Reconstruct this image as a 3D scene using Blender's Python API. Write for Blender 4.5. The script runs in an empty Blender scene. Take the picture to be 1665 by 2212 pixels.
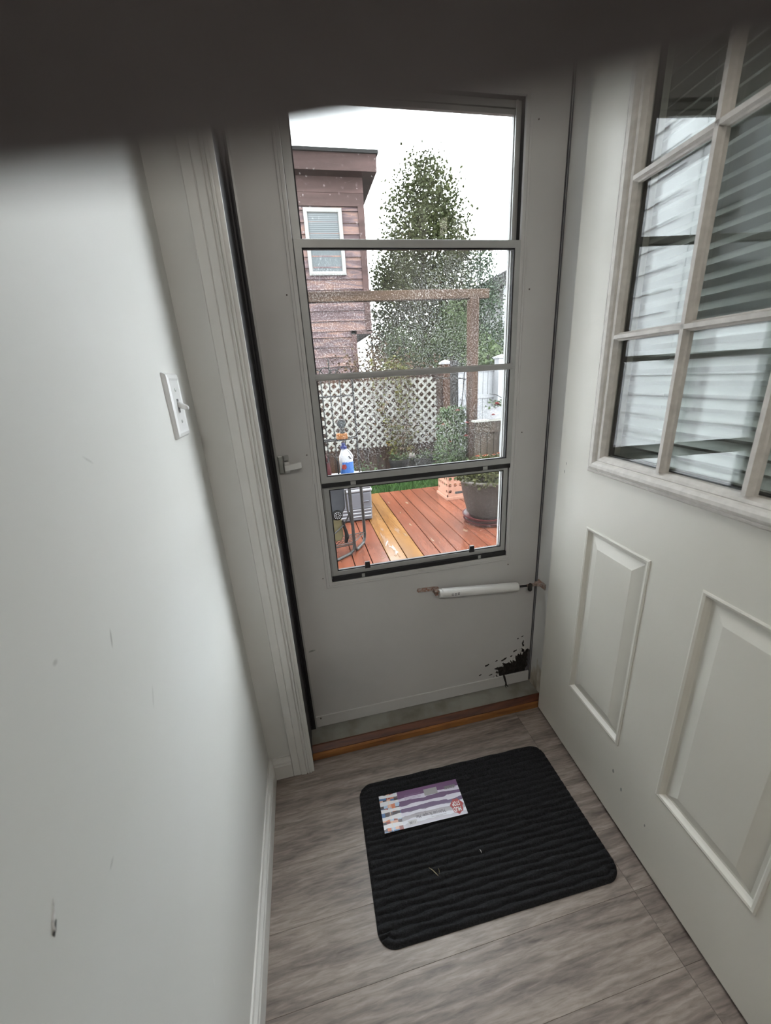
import bpy, bmesh, math, random
import numpy as np
from mathutils import Vector, Matrix, Euler

random.seed(7)
RNG = np.random.default_rng(7)
SC = bpy.context.scene
COL = SC.collection

# ------------------------------------------------------------------ camera
CAM = Vector((0.0797, -1.1414, 1.2404))
PITCH, YAW, ROLL = map(math.radians, (-18.9462, 11.277, -3.5527))
FWD = Vector((math.sin(YAW) * math.cos(PITCH), math.cos(YAW) * math.cos(PITCH), math.sin(PITCH)))
_r = Vector((math.cos(YAW), -math.sin(YAW), 0.0))
_u = _r.cross(FWD)
RIGHT = math.cos(ROLL) * _r + math.sin(ROLL) * _u
UP = -math.sin(ROLL) * _r + math.cos(ROLL) * _u
cam_d = bpy.data.cameras.new('camera')
cam = bpy.data.objects.new('camera', cam_d)
COL.objects.link(cam)
M = Matrix((RIGHT, UP, -FWD)).transposed().to_4x4()
M.translation = CAM
cam.matrix_world = M
cam_d.sensor_fit = 'VERTICAL'
cam_d.sensor_height = 24.0
cam_d.sensor_width = 24.0 * 1665 / 2212
cam_d.lens = 840.41 / 2212 * 24.0
cam_d.clip_start = 0.0008
cam_d.clip_end = 200
cam_d.dof.use_dof = True
cam_d.dof.focus_distance = 1.9
cam_d.dof.aperture_fstop = cam_d.lens / 2.3      # a phone lens: about 2.3 mm of opening
SC.camera = cam

# ------------------------------------------------------------------ sky, lamps, exposure
world = bpy.data.worlds.new('overcast_sky')
SC.world = world
world.use_nodes = True
bg = world.node_tree.nodes['Background']
bg.inputs[0].default_value = (0.93, 0.965, 1.0, 1)
bg.inputs[1].default_value = 15.0
SC.view_settings.view_transform = 'Standard'
SC.view_settings.look = 'None'
SC.view_settings.exposure = 0.0
SC.view_settings.gamma = 1.0
SC.view_settings.use_curve_mapping = False
FILL_LAMP = 70.0  # strength of the added, unseen fill lamp
SC.cycles.transparent_max_bounces = 32


# ------------------------------------------------------------------ materials
def rgb(r, g, b):
    f = lambda c: (c / 255 / 12.92) if c / 255 <= 0.04045 else ((c / 255 + 0.055) / 1.055) ** 2.4
    return (f(r), f(g), f(b), 1.0)


def new_mat(name):
    m = bpy.data.materials.new(name)
    m.use_nodes = True
    nt = m.node_tree
    return m, nt, nt.nodes, nt.links, nt.nodes['Principled BSDF']


def mat(name, col, rough=0.5, var=0.0, scale=8.0, stretch=(1, 1, 1), bump=0.0, bscale=None, metal=0.0, col2=None,
        spec=0.5, detail=4.0, contrast=(0.3, 0.7), transl=0.0):
    """Principled surface with noise in colour and relief."""
    m, nt, N, L, P = new_mat(name)
    P.inputs['Roughness'].default_value = rough
    P.inputs['Metallic'].default_value = metal
    P.inputs['Specular IOR Level'].default_value = spec
    P.inputs['Base Color'].default_value = col
    tc = N.new('ShaderNodeTexCoord')
    mp = N.new('ShaderNodeMapping')
    mp.inputs['Scale'].default_value = stretch
    L.new(tc.outputs['Object'], mp.inputs[0])
    if var > 0 or col2:
        no = N.new('ShaderNodeTexNoise')
        no.inputs['Scale'].default_value = scale
        no.inputs['Detail'].default_value = detail
        L.new(mp.outputs[0], no.inputs['Vector'])
        rp = N.new('ShaderNodeValToRGB')
        c2 = col2 or tuple(c * (1 - var) for c in col[:3]) + (1,)
        rp.color_ramp.elements[0].position = contrast[0]
        rp.color_ramp.elements[1].position = contrast[1]
        rp.color_ramp.elements[0].color = c2
        rp.color_ramp.elements[1].color = col
        L.new(no.outputs['Fac'], rp.inputs[0])
        L.new(rp.outputs[0], P.inputs['Base Color'])
    if bump > 0:
        nb = N.new('ShaderNodeTexNoise')
        nb.inputs['Scale'].default_value = bscale or scale
        nb.inputs['Detail'].default_value = 5
        L.new(mp.outputs[0], nb.inputs['Vector'])
        bp = N.new('ShaderNodeBump')
        bp.inputs['Strength'].default_value = bump
        bp.inputs['Distance'].default_value = 0.002
        L.new(nb.outputs['Fac'], bp.inputs['Height'])
        L.new(bp.outputs[0], P.inputs['Normal'])
    if transl > 0:
        tr = N.new('ShaderNodeBsdfTranslucent')
        tr.inputs[0].default_value = col
        mx = N.new('ShaderNodeMixShader')
        mx.inputs[0].default_value = transl
        L.new(P.outputs[0], mx.inputs[1])
        L.new(tr.outputs[0], mx.inputs[2])
        L.new(mx.outputs[0], N['Material Output'].inputs[0])
    return m


def glass_mat(name, haze=0.0, speck=0.0, f0=0.045, scale=330.0, tint=(0.97, 0.985, 0.98, 1), patch=(0.35, 0.65), xramp=None, thr=0.60):
    """Thin pane: clear with mirror reflection (Schlick), plus dried dirt and drops scattered over it."""
    m, nt, N, L, P = new_mat(name)
    N.remove(P)
    out = N['Material Output']
    lw = N.new('ShaderNodeLayerWeight')
    lw.inputs['Blend'].default_value = 0.5
    pw = N.new('ShaderNodeMath'); pw.operation = 'POWER'; pw.inputs[1].default_value = 5.0
    L.new(lw.outputs['Facing'], pw.inputs[0])
    ma = N.new('ShaderNodeMath'); ma.operation = 'MULTIPLY_ADD'
    ma.inputs[1].default_value = 1 - f0; ma.inputs[2].default_value = f0
    L.new(pw.outputs[0], ma.inputs[0])
    tr = N.new('ShaderNodeBsdfTransparent'); tr.inputs[0].default_value = tint
    gl = N.new('ShaderNodeBsdfGlossy'); gl.inputs['Roughness'].default_value = 0.0
    mx = N.new('ShaderNodeMixShader')
    L.new(ma.outputs[0], mx.inputs[0]); L.new(tr.outputs[0], mx.inputs[1]); L.new(gl.outputs[0], mx.inputs[2])
    last = mx
    if haze > 0 or speck > 0:
        tc = N.new('ShaderNodeTexCoord')
        no = N.new('ShaderNodeTexVoronoi'); no.inputs['Scale'].default_value = scale
        L.new(tc.outputs['Object'], no.inputs['Vector'])
        lo = N.new('ShaderNodeTexNoise'); lo.inputs['Scale'].default_value = 5.0; lo.inputs['Detail'].default_value = 3.0
        L.new(tc.outputs['Object'], lo.inputs['Vector'])
        mr = N.new('ShaderNodeMapRange'); mr.inputs[1].default_value = patch[0]; mr.inputs[2].default_value = patch[1]
        L.new(lo.outputs['Fac'], mr.inputs[0])
        pat = mr.outputs[0]
        if xramp:
            sx = N.new('ShaderNodeSeparateXYZ'); L.new(tc.outputs['Object'], sx.inputs[0])
            m2 = N.new('ShaderNodeMapRange'); m2.inputs[1].default_value = xramp[0]; m2.inputs[2].default_value = xramp[1]
            L.new(sx.outputs['X'], m2.inputs[0])
            mm = N.new('ShaderNodeMath'); mm.operation = 'MULTIPLY'
            L.new(m2.outputs[0], mm.inputs[0]); L.new(mr.outputs[0], mm.inputs[1])
            pat = mm.outputs[0]
        th = N.new('ShaderNodeMapRange'); th.inputs[1].default_value = thr - 0.08; th.inputs[2].default_value = thr
        th.inputs[3].default_value = speck; th.inputs[4].default_value = 0.0
        L.new(no.outputs['Distance'], th.inputs[0])
        sp = N.new('ShaderNodeMath'); sp.operation = 'MULTIPLY'
        L.new(th.outputs[0], sp.inputs[0]); L.new(pat, sp.inputs[1])
        hz = N.new('ShaderNodeMath'); hz.operation = 'MULTIPLY_ADD'; hz.inputs[1].default_value = haze; 
        L.new(pat, hz.inputs[0]); L.new(sp.outputs[0], hz.inputs[2])
        di = N.new('ShaderNodeBsdfDiffuse'); di.inputs[0].default_value = (0.75, 0.76, 0.77, 1)
        tl = N.new('ShaderNodeBsdfTranslucent'); tl.inputs[0].default_value = (0.8, 0.81, 0.82, 1)
        m3 = N.new('ShaderNodeMixShader'); m3.inputs[0].default_value = 0.6
        L.new(di.outputs[0], m3.inputs[1]); L.new(tl.outputs[0], m3.inputs[2])
        m4 = N.new('ShaderNodeMixShader')
        L.new(hz.outputs[0], m4.inputs[0]); L.new(mx.outputs[0], m4.inputs[1]); L.new(m3.outputs[0], m4.inputs[2])
        last = m4
    L.new(last.outputs[0], out.inputs[0])
    return m


def wood_mat(name, c1, c2, along='X', scale=6.0, rough=0.45, bump=0.15, ring=9.0, var_obj=0.12, c3=None, spec=0.5, ringw=0.45, fine=14):
    """Grain: stretched noise feeding a second noise, with a shade of its own per board."""
    m, nt, N, L, P = new_mat(name)
    P.inputs['Roughness'].default_value = rough
    P.inputs['Specular IOR Level'].default_value = spec
    tc = N.new('ShaderNodeTexCoord')
    oi = N.new('ShaderNodeObjectInfo')
    mp = N.new('ShaderNodeMapping')
    s = {'X': (0.12, 1, 1), 'Y': (1, 0.12, 1), 'Z': (1, 1, 0.12)}[along]
    mp.inputs['Scale'].default_value = s
    add = N.new('ShaderNodeVectorMath'); add.operation = 'ADD'
    mul = N.new('ShaderNodeVectorMath'); mul.operation = 'SCALE'; mul.inputs[0].default_value = (3.1, 5.3, 7.7)
    L.new(oi.outputs['Random'], mul.inputs['Scale'])
    L.new(tc.outputs['Object'], add.inputs[0]); L.new(mul.outputs[0], add.inputs[1])
    L.new(add.outputs[0], mp.inputs[0])
    n1 = N.new('ShaderNodeTexNoise'); n1.inputs['Scale'].default_value = scale; n1.inputs['Detail'].default_value = 3
    n1.inputs['Distortion'].default_value = 0.6
    L.new(mp.outputs[0], n1.inputs['Vector'])
    mt = N.new('ShaderNodeMath'); mt.operation = 'MULTIPLY'; mt.inputs[1].default_value = ring
    L.new(n1.outputs['Fac'], mt.inputs[0])
    fr = N.new('ShaderNodeMath'); fr.operation = 'PINGPONG'; fr.inputs[1].default_value = 1.0
    L.new(mt.outputs[0], fr.inputs[0])
    n2 = N.new('ShaderNodeTexNoise'); n2.inputs['Scale'].default_value = scale * fine; n2.inputs['Detail'].default_value = 4; n2.inputs['Roughness'].default_value = 0.6; n2.inputs['Distortion'].default_value = 0.5
    L.new(mp.outputs[0], n2.inputs['Vector'])
    mx = N.new('ShaderNodeMath'); mx.operation = 'MULTIPLY_ADD'; mx.inputs[1].default_value = 1 - ringw
    L.new(n2.outputs['Fac'], mx.inputs[0])
    m2 = N.new('ShaderNodeMath'); m2.operation = 'MULTIPLY'; m2.inputs[1].default_value = ringw
    L.new(fr.outputs[0], m2.inputs[0]); L.new(m2.outputs[0], mx.inputs[2])
    rp = N.new('ShaderNodeValToRGB')
    rp.color_ramp.elements[0].position = 0.2; rp.color_ramp.elements[0].color = c2
    rp.color_ramp.elements[1].position = 0.75; rp.color_ramp.elements[1].color = c1
    if c3:
        e = rp.color_ramp.elements.new(0.5); e.color = c3
    L.new(mx.outputs[0], rp.inputs[0])
    hv = N.new('ShaderNodeHueSaturation')
    mr = N.new('ShaderNodeMapRange'); mr.inputs[3].default_value = 1 - var_obj; mr.inputs[4].default_value = 1 + var_obj
    L.new(oi.outputs['Random'], mr.inputs[0]); L.new(mr.outputs[0], hv.inputs['Value'])
    L.new(rp.outputs[0], hv.inputs['Color'])
    L.new(hv.outputs[0], P.inputs['Base Color'])
    if bump:
        bp = N.new('ShaderNodeBump'); bp.inputs['Strength'].default_value = bump; bp.inputs['Distance'].default_value = 0.001
        L.new(mx.outputs[0], bp.inputs['Height']); L.new(bp.outputs[0], P.inputs['Normal'])
    return m


def leaf_mat(name, c1, c2, c3=None, scale=3.0, transl=0.12):
    m, nt, N, L, P = new_mat(name)
    P.inputs['Roughness'].default_value = 0.6
    P.inputs['Specular IOR Level'].default_value = 0.08
    tc = N.new('ShaderNodeTexCoord')
    no = N.new('ShaderNodeTexNoise'); no.inputs['Scale'].default_value = scale; no.inputs['Detail'].default_value = 4
    no.inputs['Roughness'].default_value = 0.75
    L.new(tc.outputs['Object'], no.inputs['Vector'])
    rp = N.new('ShaderNodeValToRGB')
    rp.color_ramp.elements[0].position = 0.35; rp.color_ramp.elements[0].color = c1
    rp.color_ramp.elements[1].position = 0.65; rp.color_ramp.elements[1].color = c2
    if c3:
        e = rp.color_ramp.elements.new(0.74); e.color = c3
    L.new(no.outputs['Fac'], rp.inputs[0])
    L.new(rp.outputs[0], P.inputs['Base Color'])
    tr = N.new('ShaderNodeBsdfTranslucent')
    L.new(rp.outputs[0], tr.inputs[0])
    mx = N.new('ShaderNodeMixShader'); mx.inputs[0].default_value = transl
    L.new(P.outputs[0], mx.inputs[1]); L.new(tr.outputs[0], mx.inputs[2])
    L.new(mx.outputs[0], N['Material Output'].inputs[0])
    return m


def wall_paint():
    """Eggshell wall paint with roller texture and a few scuffs and yellowed patches at fixed places."""
    m, nt, N, L, P = new_mat('wall_paint')
    P.inputs['Roughness'].default_value = 0.55
    P.inputs['Specular IOR Level'].default_value = 0.3
    tc = N.new('ShaderNodeTexCoord')
    no = N.new('ShaderNodeTexNoise'); no.inputs['Scale'].default_value = 2.5; no.inputs['Detail'].default_value = 5
    L.new(tc.outputs['Object'], no.inputs['Vector'])
    rp = N.new('ShaderNodeValToRGB')
    rp.color_ramp.elements[0].position = 0.3; rp.color_ramp.elements[0].color = (0.66, 0.66, 0.635, 1)
    rp.color_ramp.elements[1].position = 0.7; rp.color_ramp.elements[1].color = (0.70, 0.705, 0.695, 1)
    L.new(no.outputs['Fac'], rp.inputs[0])
    cur = rp.outputs[0]
    # scuffs: short dark streaks (centre y, z, half length, half width, tilt)
    for (y, z, a, b, t, s) in [(-0.712, 0.982, .012, .0016, 1.25, .55), (-0.646, 1.173, .012, .0018, -0.55, .22),
                               (-0.667, 0.856, .016, .0030, 1.1, .18), (-0.905, 1.11, .010, .002, 1.0, .18),
                               (-0.83, 0.80, .006, .002, .4, .3), (-0.747, 0.373, .008, .0018, 1.2, -.25),
                               (-0.80, 1.02, .004, .003, 0, .3), (-0.74, 1.44, .003, .002, 0, .5)]:
        mp = N.new('ShaderNodeMapping'); mp.vector_type = 'TEXTURE'
        mp.inputs['Location'].default_value = (-0.158, y, z)
        mp.inputs['Rotation'].default_value = (t, 0, 0)
        mp.inputs['Scale'].default_value = (1, a, b)
        L.new(tc.outputs['Object'], mp.inputs[0])
        ln = N.new('ShaderNodeVectorMath'); ln.operation = 'LENGTH'
        L.new(mp.outputs[0], ln.inputs[0])
        mr = N.new('ShaderNodeMapRange'); mr.inputs[1].default_value = 0.5; mr.inputs[2].default_value = 1.1
        mr.inputs[3].default_value = abs(s); mr.inputs[4].default_value = 0
        L.new(ln.outputs['Value'], mr.inputs[0])
        mx = N.new('ShaderNodeMix'); mx.data_type = 'RGBA'
        mx.inputs['B'].default_value = (0.12, 0.12, 0.11, 1) if s > 0 else (0.85, 0.86, 0.86, 1)
        L.new(mr.outputs[0], mx.inputs['Factor']); L.new(cur, mx.inputs['A'])
        cur = mx.outputs['Result']
    L.new(cur, P.inputs['Base Color'])
    nb = N.new('ShaderNodeTexNoise'); nb.inputs['Scale'].default_value = 160; nb.inputs['Detail'].default_value = 3
    L.new(tc.outputs['Object'], nb.inputs['Vector'])
    bp = N.new('ShaderNodeBump'); bp.inputs['Strength'].default_value = 0.12; bp.inputs['Distance'].default_value = 0.001
    L.new(nb.outputs['Fac'], bp.inputs['Height']); L.new(bp.outputs[0], P.inputs['Normal'])
    return m


def stained_trim():
    """Trim paint with a water stain that has crept up from the foot of the jamb."""
    m, nt, N, L, P = new_mat('stained_trim_paint')
    P.inputs['Roughness'].default_value = 0.45
    tc = N.new('ShaderNodeTexCoord'); sx = N.new('ShaderNodeSeparateXYZ')
    L.new(tc.outputs['Object'], sx.inputs[0])
    no = N.new('ShaderNodeTexNoise'); no.inputs['Scale'].default_value = 22; no.inputs['Detail'].default_value = 5
    mp = N.new('ShaderNodeMapping'); mp.inputs['Scale'].default_value = (1, 1.6, .45)
    L.new(tc.outputs['Object'], mp.inputs[0]); L.new(mp.outputs[0], no.inputs['Vector'])
    mr = N.new('ShaderNodeMapRange'); mr.inputs[1].default_value = 0.03; mr.inputs[2].default_value = 0.24; mr.inputs[3].default_value = 0.24; mr.inputs[4].default_value = -0.30
    L.new(sx.outputs['Z'], mr.inputs[0])
    ad = N.new('ShaderNodeMath'); ad.operation = 'ADD'
    L.new(no.outputs['Fac'], ad.inputs[0]); L.new(mr.outputs[0], ad.inputs[1])
    rp = N.new('ShaderNodeValToRGB')
    rp.color_ramp.elements[0].position = 0.46; rp.color_ramp.elements[0].color = (0.66, 0.655, 0.635, 1)
    rp.color_ramp.elements[1].position = 0.80; rp.color_ramp.elements[1].color = (0.22, 0.18, 0.13, 1)
    e = rp.color_ramp.elements.new(0.58); e.color = (0.50, 0.45, 0.37, 1)
    L.new(ad.outputs[0], rp.inputs[0]); L.new(rp.outputs[0], P.inputs['Base Color'])
    return m


MT = {}
MT['wall'] = wall_paint()
MT['trim'] = mat('trim_paint', (0.70, 0.695, 0.675, 1), 0.38, 0.06, 14, bump=0.06, bscale=60)
MT['storm'] = mat('storm_door_enamel', (0.56, 0.555, 0.55, 1), 0.42, 0.05, 6, bump=0.05, bscale=120)
MT['storm_metal'] = mat('satin_aluminium', (0.42, 0.425, 0.42, 1), 0.42, 0.08, 30, metal=0.25)
MT['gasket'] = mat('black_rubber_gasket', (0.012, 0.012, 0.015, 1), 0.5)
MT['track'] = mat('dark_track', (0.10, 0.10, 0.11, 1), 0.5)
MT['door'] = mat('door_paint', (0.655, 0.635, 0.575, 1), 0.40, 0.03, 3, bump=0.05, bscale=90)
MT['grille'] = mat('weathered_grille_vinyl', (0.66, 0.63, 0.59, 1), 0.5, 0.18, 60, stretch=(1, 1, 1), bump=0.15, bscale=150)
MT['plastic_white'] = mat('white_switch_plastic', (0.74, 0.745, 0.75, 1), 0.3)
MT['slat'] = mat('white_blind_enamel', (0.72, 0.73, 0.71, 1), 0.35)
MT['rust'] = mat('rusty_steel', (0.25, 0.10, 0.05, 1), 0.8, 0.0, 160, col2=(0.45, 0.42, 0.40, 1), bump=0.4, bscale=300)
MT['tube_white'] = mat('white_enamel_tube', (0.70, 0.70, 0.69, 1), 0.3)
MT['zinc'] = mat('zinc_plate', (0.42, 0.44, 0.42, 1), 0.4, 0.35, 60, metal=0.6)
MT['screw'] = mat('corroded_screw_head', (0.12, 0.10, 0.09, 1), 0.6)
MT['rot'] = mat('rotten_core', (0.030, 0.026, 0.023, 1), 0.95, 0.0, 60, col2=(0.010, 0.009, 0.008, 1), bump=0.9, bscale=90)
MT['flake'] = mat('peeling_paint', (0.52, 0.51, 0.49, 1), 0.6)
MT['sill'] = mat('stained_metal_sill', (0.29, 0.29, 0.26, 1), 0.5, 0.0, 11, col2=(0.15, 0.13, 0.10, 1), contrast=(0.25, 0.60), bump=0.2, bscale=60)
MT['oak_dark'] = wood_mat('oak_threshold', rgb(112, 64, 42), rgb(70, 38, 26), 'X', 14, 0.4)
MT['oak_light'] = wood_mat('oak_nosing', rgb(156, 104, 54), rgb(112, 70, 36), 'X', 14, 0.4)
MT['floor'] = wood_mat('grey_laminate', rgb(162, 150, 142), rgb(84, 74, 70), 'X', 6.0, 0.42, 0.3, 16.0, 0.03, c3=rgb(131, 120, 113), ringw=0.24, fine=26)
MT['floor_gap'] = mat('dark_floor_joint', (0.06, 0.052, 0.048, 1), 0.9)
MT['mat'] = mat('black_ribbed_carpet', (0.032, 0.033, 0.036, 1), 0.95, 0.6, 240, bump=0.9, bscale=420, spec=0.12)
MT['crumb'] = mat('pale_straw', (0.35, 0.31, 0.20, 1), 0.8)
MT['crumb_white'] = mat('white_lint', (0.7, 0.7, 0.68, 1), 0.8)
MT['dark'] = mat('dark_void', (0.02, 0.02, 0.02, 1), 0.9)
MT['glove'] = mat('dark_knit_glove', (0.20, 0.18, 0.18, 1), 0.95, 0.55, 110, bump=0.8, bscale=700, spec=0.1, contrast=(0.35, 0.7))
MT['siding_white'] = mat('white_vinyl_siding', (0.80, 0.81, 0.83, 1), 0.42, 0.05, 5)
MT['ceiling'] = mat('ceiling_paint', (0.75, 0.75, 0.74, 1), 0.8)
# glass
MT['glass_door'] = glass_mat('door_pane_glass', 0.0, 0.0, f0=0.06)
MT['glass_top'] = glass_mat('upper_sash_glass', 0.002, 0.25, f0=0.045, scale=60, patch=(0.42, 0.75), thr=0.17)
MT['glass_mid'] = glass_mat('streaked_middle_glass', 0.015, 0.22, f0=0.05, scale=210, patch=(0.33, 0.66), thr=0.36)
MT['glass_low'] = glass_mat('lower_sash_glass', 0.003, 0.10, f0=0.045, scale=210, patch=(0.2, 0.6), xramp=(0.45, 0.70), thr=0.36)


# ------------------------------------------------------------------ mesh helpers
class MB:
    def __init__(self):
        self.v = []
        self.f = []

    def add(self, vs, fs):
        b = len(self.v)
        self.v += [tuple(p) for p in vs]
        self.f += [tuple(i + b for i in f) for f in fs]
        return self

    def box(self, x0, x1, y0, y1, z0, z1):
        vs = [(x, y, z) for x in (x0, x1) for y in (y0, y1) for z in (z0, z1)]
        return self.add(vs, [(0, 1, 3, 2), (4, 6, 7, 5), (0, 4, 5, 1), (2, 3, 7, 6), (0, 2, 6, 4), (1, 5, 7, 3)])

    def obox(self, c, ax, ay, az, sx, sy, sz):
        c, ax, ay, az = map(Vector, (c, ax, ay, az))
        vs = [c + ax * (sx * i / 2) + ay * (sy * j / 2) + az * (sz * k / 2) for i in (-1, 1) for j in (-1, 1) for k in (-1, 1)]
        return self.add(vs, [(0, 1, 3, 2), (4, 6, 7, 5), (0, 4, 5, 1), (2, 3, 7, 6), (0, 2, 6, 4), (1, 5, 7, 3)])

    def tube(self, pts, r, n=8, cap=True):
        pts = [Vector(p) for p in pts]
        rs = r if isinstance(r, (list, tuple)) else [r] * len(pts)
        rings = []
        prev = None
        for i, p in enumerate(pts):
            t = (pts[min(i + 1, len(pts) - 1)] - pts[max(i - 1, 0)]).normalized()
            if prev is None:
                a = t.orthogonal().normalized()
            else:
                a = (prev - t * prev.dot(t))
                a = a.normalized() if a.length > 1e-6 else t.orthogonal().normalized()
            prev = a
            b = t.cross(a)
            rings.append([p + (a * math.cos(2 * math.pi * k / n) + b * math.sin(2 * math.pi * k / n)) * rs[i] for k in range(n)])
        vs = [q for ring in rings for q in ring]
        fs = []
        for i in range(len(rings) - 1):
            for k in range(n):
                fs.append((i * n + k, i * n + (k + 1) % n, (i + 1) * n + (k + 1) % n, (i + 1) * n + k))
        if cap:
            fs.append(tuple(range(n))[::-1])
            fs.append(tuple((len(rings) - 1) * n + k for k in range(n)))
        return self.add(vs, fs)

    def lathe(self, c, prof, n=24, axis='Z'):
        """prof: list of (radius, height); closed at the ends when the radius is 0."""
        vs, fs = [], []
        for (r, h) in prof:
            for k in range(n):
                a = 2 * math.pi * k / n
                p = (r * math.cos(a), r * math.sin(a), h)
                if axis == 'Y':
                    p = (p[0], p[2], p[1])
                elif axis == 'X':
                    p = (p[2], p[0], p[1])
                vs.append((c[0] + p[0], c[1] + p[1], c[2] + p[2]))
        m = len(prof)
        for i in range(m - 1):
            for k in range(n):
                fs.append((i * n + k, i * n + (k + 1) % n, (i + 1) * n + (k + 1) % n, (i + 1) * n + k))
        fs.append(tuple(range(n))[::-1])
        fs.append(tuple((m - 1) * n + k for k in range(n)))
        return self.add(vs, fs)

    def prism(self, poly, h0, h1, axis='Z'):
        """Extrude a closed 2-D outline; the outline lies in the plane across the axis."""
        n = len(poly)
        def P(p, h):
            return {'Z': (p[0], p[1], h), 'Y': (p[0], h, p[1]), 'X': (h, p[0], p[1])}[axis]
        vs = [P(p, h0) for p in poly] + [P(p, h1) for p in poly]
        fs = [(i, (i + 1) % n, n + (i + 1) % n, n + i) for i in range(n)]
        fs += [tuple(range(n))[::-1], tuple(range(n, 2 * n))]
        return self.add(vs, fs)

    def ring(self, x0, x1, z0, z1, prof, fill=False):
        """Mitred rectangular moulding in the XZ plane; prof = (inset, y) pairs from the outside in."""
        vs, fs = [], []
        for (i, y) in prof:
            vs += [(x0 + i, y, z0 + i), (x1 - i, y, z0 + i), (x1 - i, y, z1 - i), (x0 + i, y, z1 - i)]
        for k in range(len(prof) - 1):
            for j in range(4):
                fs.append((k * 4 + j, k * 4 + (j + 1) % 4, (k + 1) * 4 + (j + 1) % 4, (k + 1) * 4 + j))
        if fill:
            b = (len(prof) - 1) * 4
            fs.append((b, b + 1, b + 2, b + 3))
        return self.add(vs, fs)

    def build(self, name, m, parent=None, smooth=False, bevel=0.0, local=False, seg=1, auto=None):
        me = bpy.data.meshes.new(name)
        vs = self.v
        if parent is not None and not local:
            inv = world_of(parent).inverted()
            vs = [tuple(inv @ Vector(p)) for p in vs]
        me.from_pydata(vs, [], self.f)
        bm = bmesh.new(); bm.from_mesh(me)
        bmesh.ops.recalc_face_normals(bm, faces=bm.faces)
        bm.to_mesh(me); bm.free()
        me.materials.append(m)
        if smooth:
            me.polygons.foreach_set('use_smooth', [True] * len(me.polygons))
        o = bpy.data.objects.new(name, me)
        COL.objects.link(o)
        if parent is not None:
            o.parent = parent
        if bevel:
            md = o.modifiers.new('bevel', 'BEVEL'); md.width = bevel; md.segments = seg; md.limit_method = 'ANGLE'
        return o


def world_of(o):
    mw = Matrix.LocRotScale(o.location, o.rotation_euler, None)
    return (world_of(o.parent) @ mw) if o.parent else mw


def tag(o, label=None, cat=None, group=None, kind=None):
    if label: o['label'] = label
    if cat: o['category'] = cat
    if group: o['group'] = group
    if kind: o['kind'] = kind
    return o


def thing(name, label, cat, loc=(0, 0, 0), rot=(0, 0, 0), group=None):
    o = bpy.data.objects.new(name, None)
    o.empty_display_size = 0.05
    o.location = loc
    o.rotation_euler = rot
    COL.objects.link(o)
    return tag(o, label, cat, group)


def structure(name, loc=(0, 0, 0), rot=(0, 0, 0), label=None):
    o = bpy.data.objects.new(name, None)
    o.empty_display_size = 0.05
    o.location = loc
    o.rotation_euler = rot
    COL.objects.link(o)
    return tag(o, label, kind='structure')


def struct(o, label=None):
    return tag(o, label, kind='structure')


def lettering(text, size, loc, rot, m, parent, name='lettering', align='CENTER', ext=0.0002, sx=1.0, shear=0.0, bold=0.0):
    cu = bpy.data.curves.new(name, 'FONT')
    cu.body = text; cu.size = size; cu.align_x = align; cu.align_y = 'CENTER'; cu.extrude = ext; cu.shear = shear; cu.offset = bold
    t = bpy.data.objects.new(name, cu)
    COL.objects.link(t)
    dg = bpy.context.evaluated_depsgraph_get()
    me = bpy.data.meshes.new_from_object(t.evaluated_get(dg))
    bpy.data.objects.remove(t)
    me.materials.clear(); me.materials.append(m)
    o = bpy.data.objects.new(name, me)
    o.scale = (sx, 1, 1)
    o.location = loc; o.rotation_euler = rot
    COL.objects.link(o)
    o.parent = parent
    return o


# ================================================================== ROOM SHELL
XL, YW, XR, YB, ZC = -0.158, -0.123, 1.02, -5.6, 2.44
b = MB().box(XL - 0.12, XL, YB, YW, 0, ZC)
struct(b.build('wall_left', MT['wall']), 'off white painted wall with scuffs and a chipped gouge')
# gouge in the plaster: torn paper curls round a shallow dent
g = MB()
gy, gz = -0.899, 0.853
for (dy, dz, l, w, a, lift) in [(0.0, 0.002, .012, .0045, 1.15, .002), (.003, .006, .010, .003, 1.0, .0015), (-.003, -.004, .009, .004, 1.35, .0025), (.005, .011, .007, .002, 1.1, .001)]:
    d = Vector((0, math.cos(a), math.sin(a))); n = Vector((0, -math.sin(a), math.cos(a)))
    c = Vector((XL, gy + dy, gz + dz))
    p = [c - d * l / 2, c + n * w / 2 + Vector((lift, 0, 0)), c + d * l / 2 + Vector((lift * .3, 0, 0)), c - n * w / 2]
    q = [x - Vector((0.0015, 0, 0)) for x in p]
    g.add(p + q, [(0, 1, 2, 3), (4, 7, 6, 5), (0, 4, 5, 1), (1, 5, 6, 2), (2, 6, 7, 3), (3, 7, 4, 0)])
wl = bpy.data.objects['wall_left']
tag(g.build('plaster_chip', MT['plastic_white'], wl), 'curled flakes of torn white plaster')
MB().prism([(gy - .006, gz - .010), (gy - .003, gz - .008), (gy + .001, gz - .002), (gy - .002, gz - .003), (gy - .006, gz - .007)], XL, XL + .0006, 'X').build('gouge', MT['dark'], wl)

fw = MB()
fw.box(-3.2, -0.03, YW, 0.05, -0.3, 3.4)          # left of the doorway (inside and outside skin of the house)
fw.box(0.893, 4.5, YW, 0.05, -0.3, 3.4)
fw.box(-0.03, 0.893, YW, 0.05, 2.09, 3.4)
fw.box(-0.03, 0.893, YW, 0.05, -0.3, -0.01)
struct(fw.build('wall_front', MT['wall']))
struct(MB().box(XR, XR + .12, YB, YW, 0, ZC).build('wall_right', MT['wall']))
struct(MB().box(XL - .12, XR + .12, YB - .12, YB, 0, ZC).build('wall_back', MT['wall']))
struct(MB().box(XL - .12, XR + .12, YB - .12, YW, ZC, ZC + .15).build('ceiling', MT['ceiling']))

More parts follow.
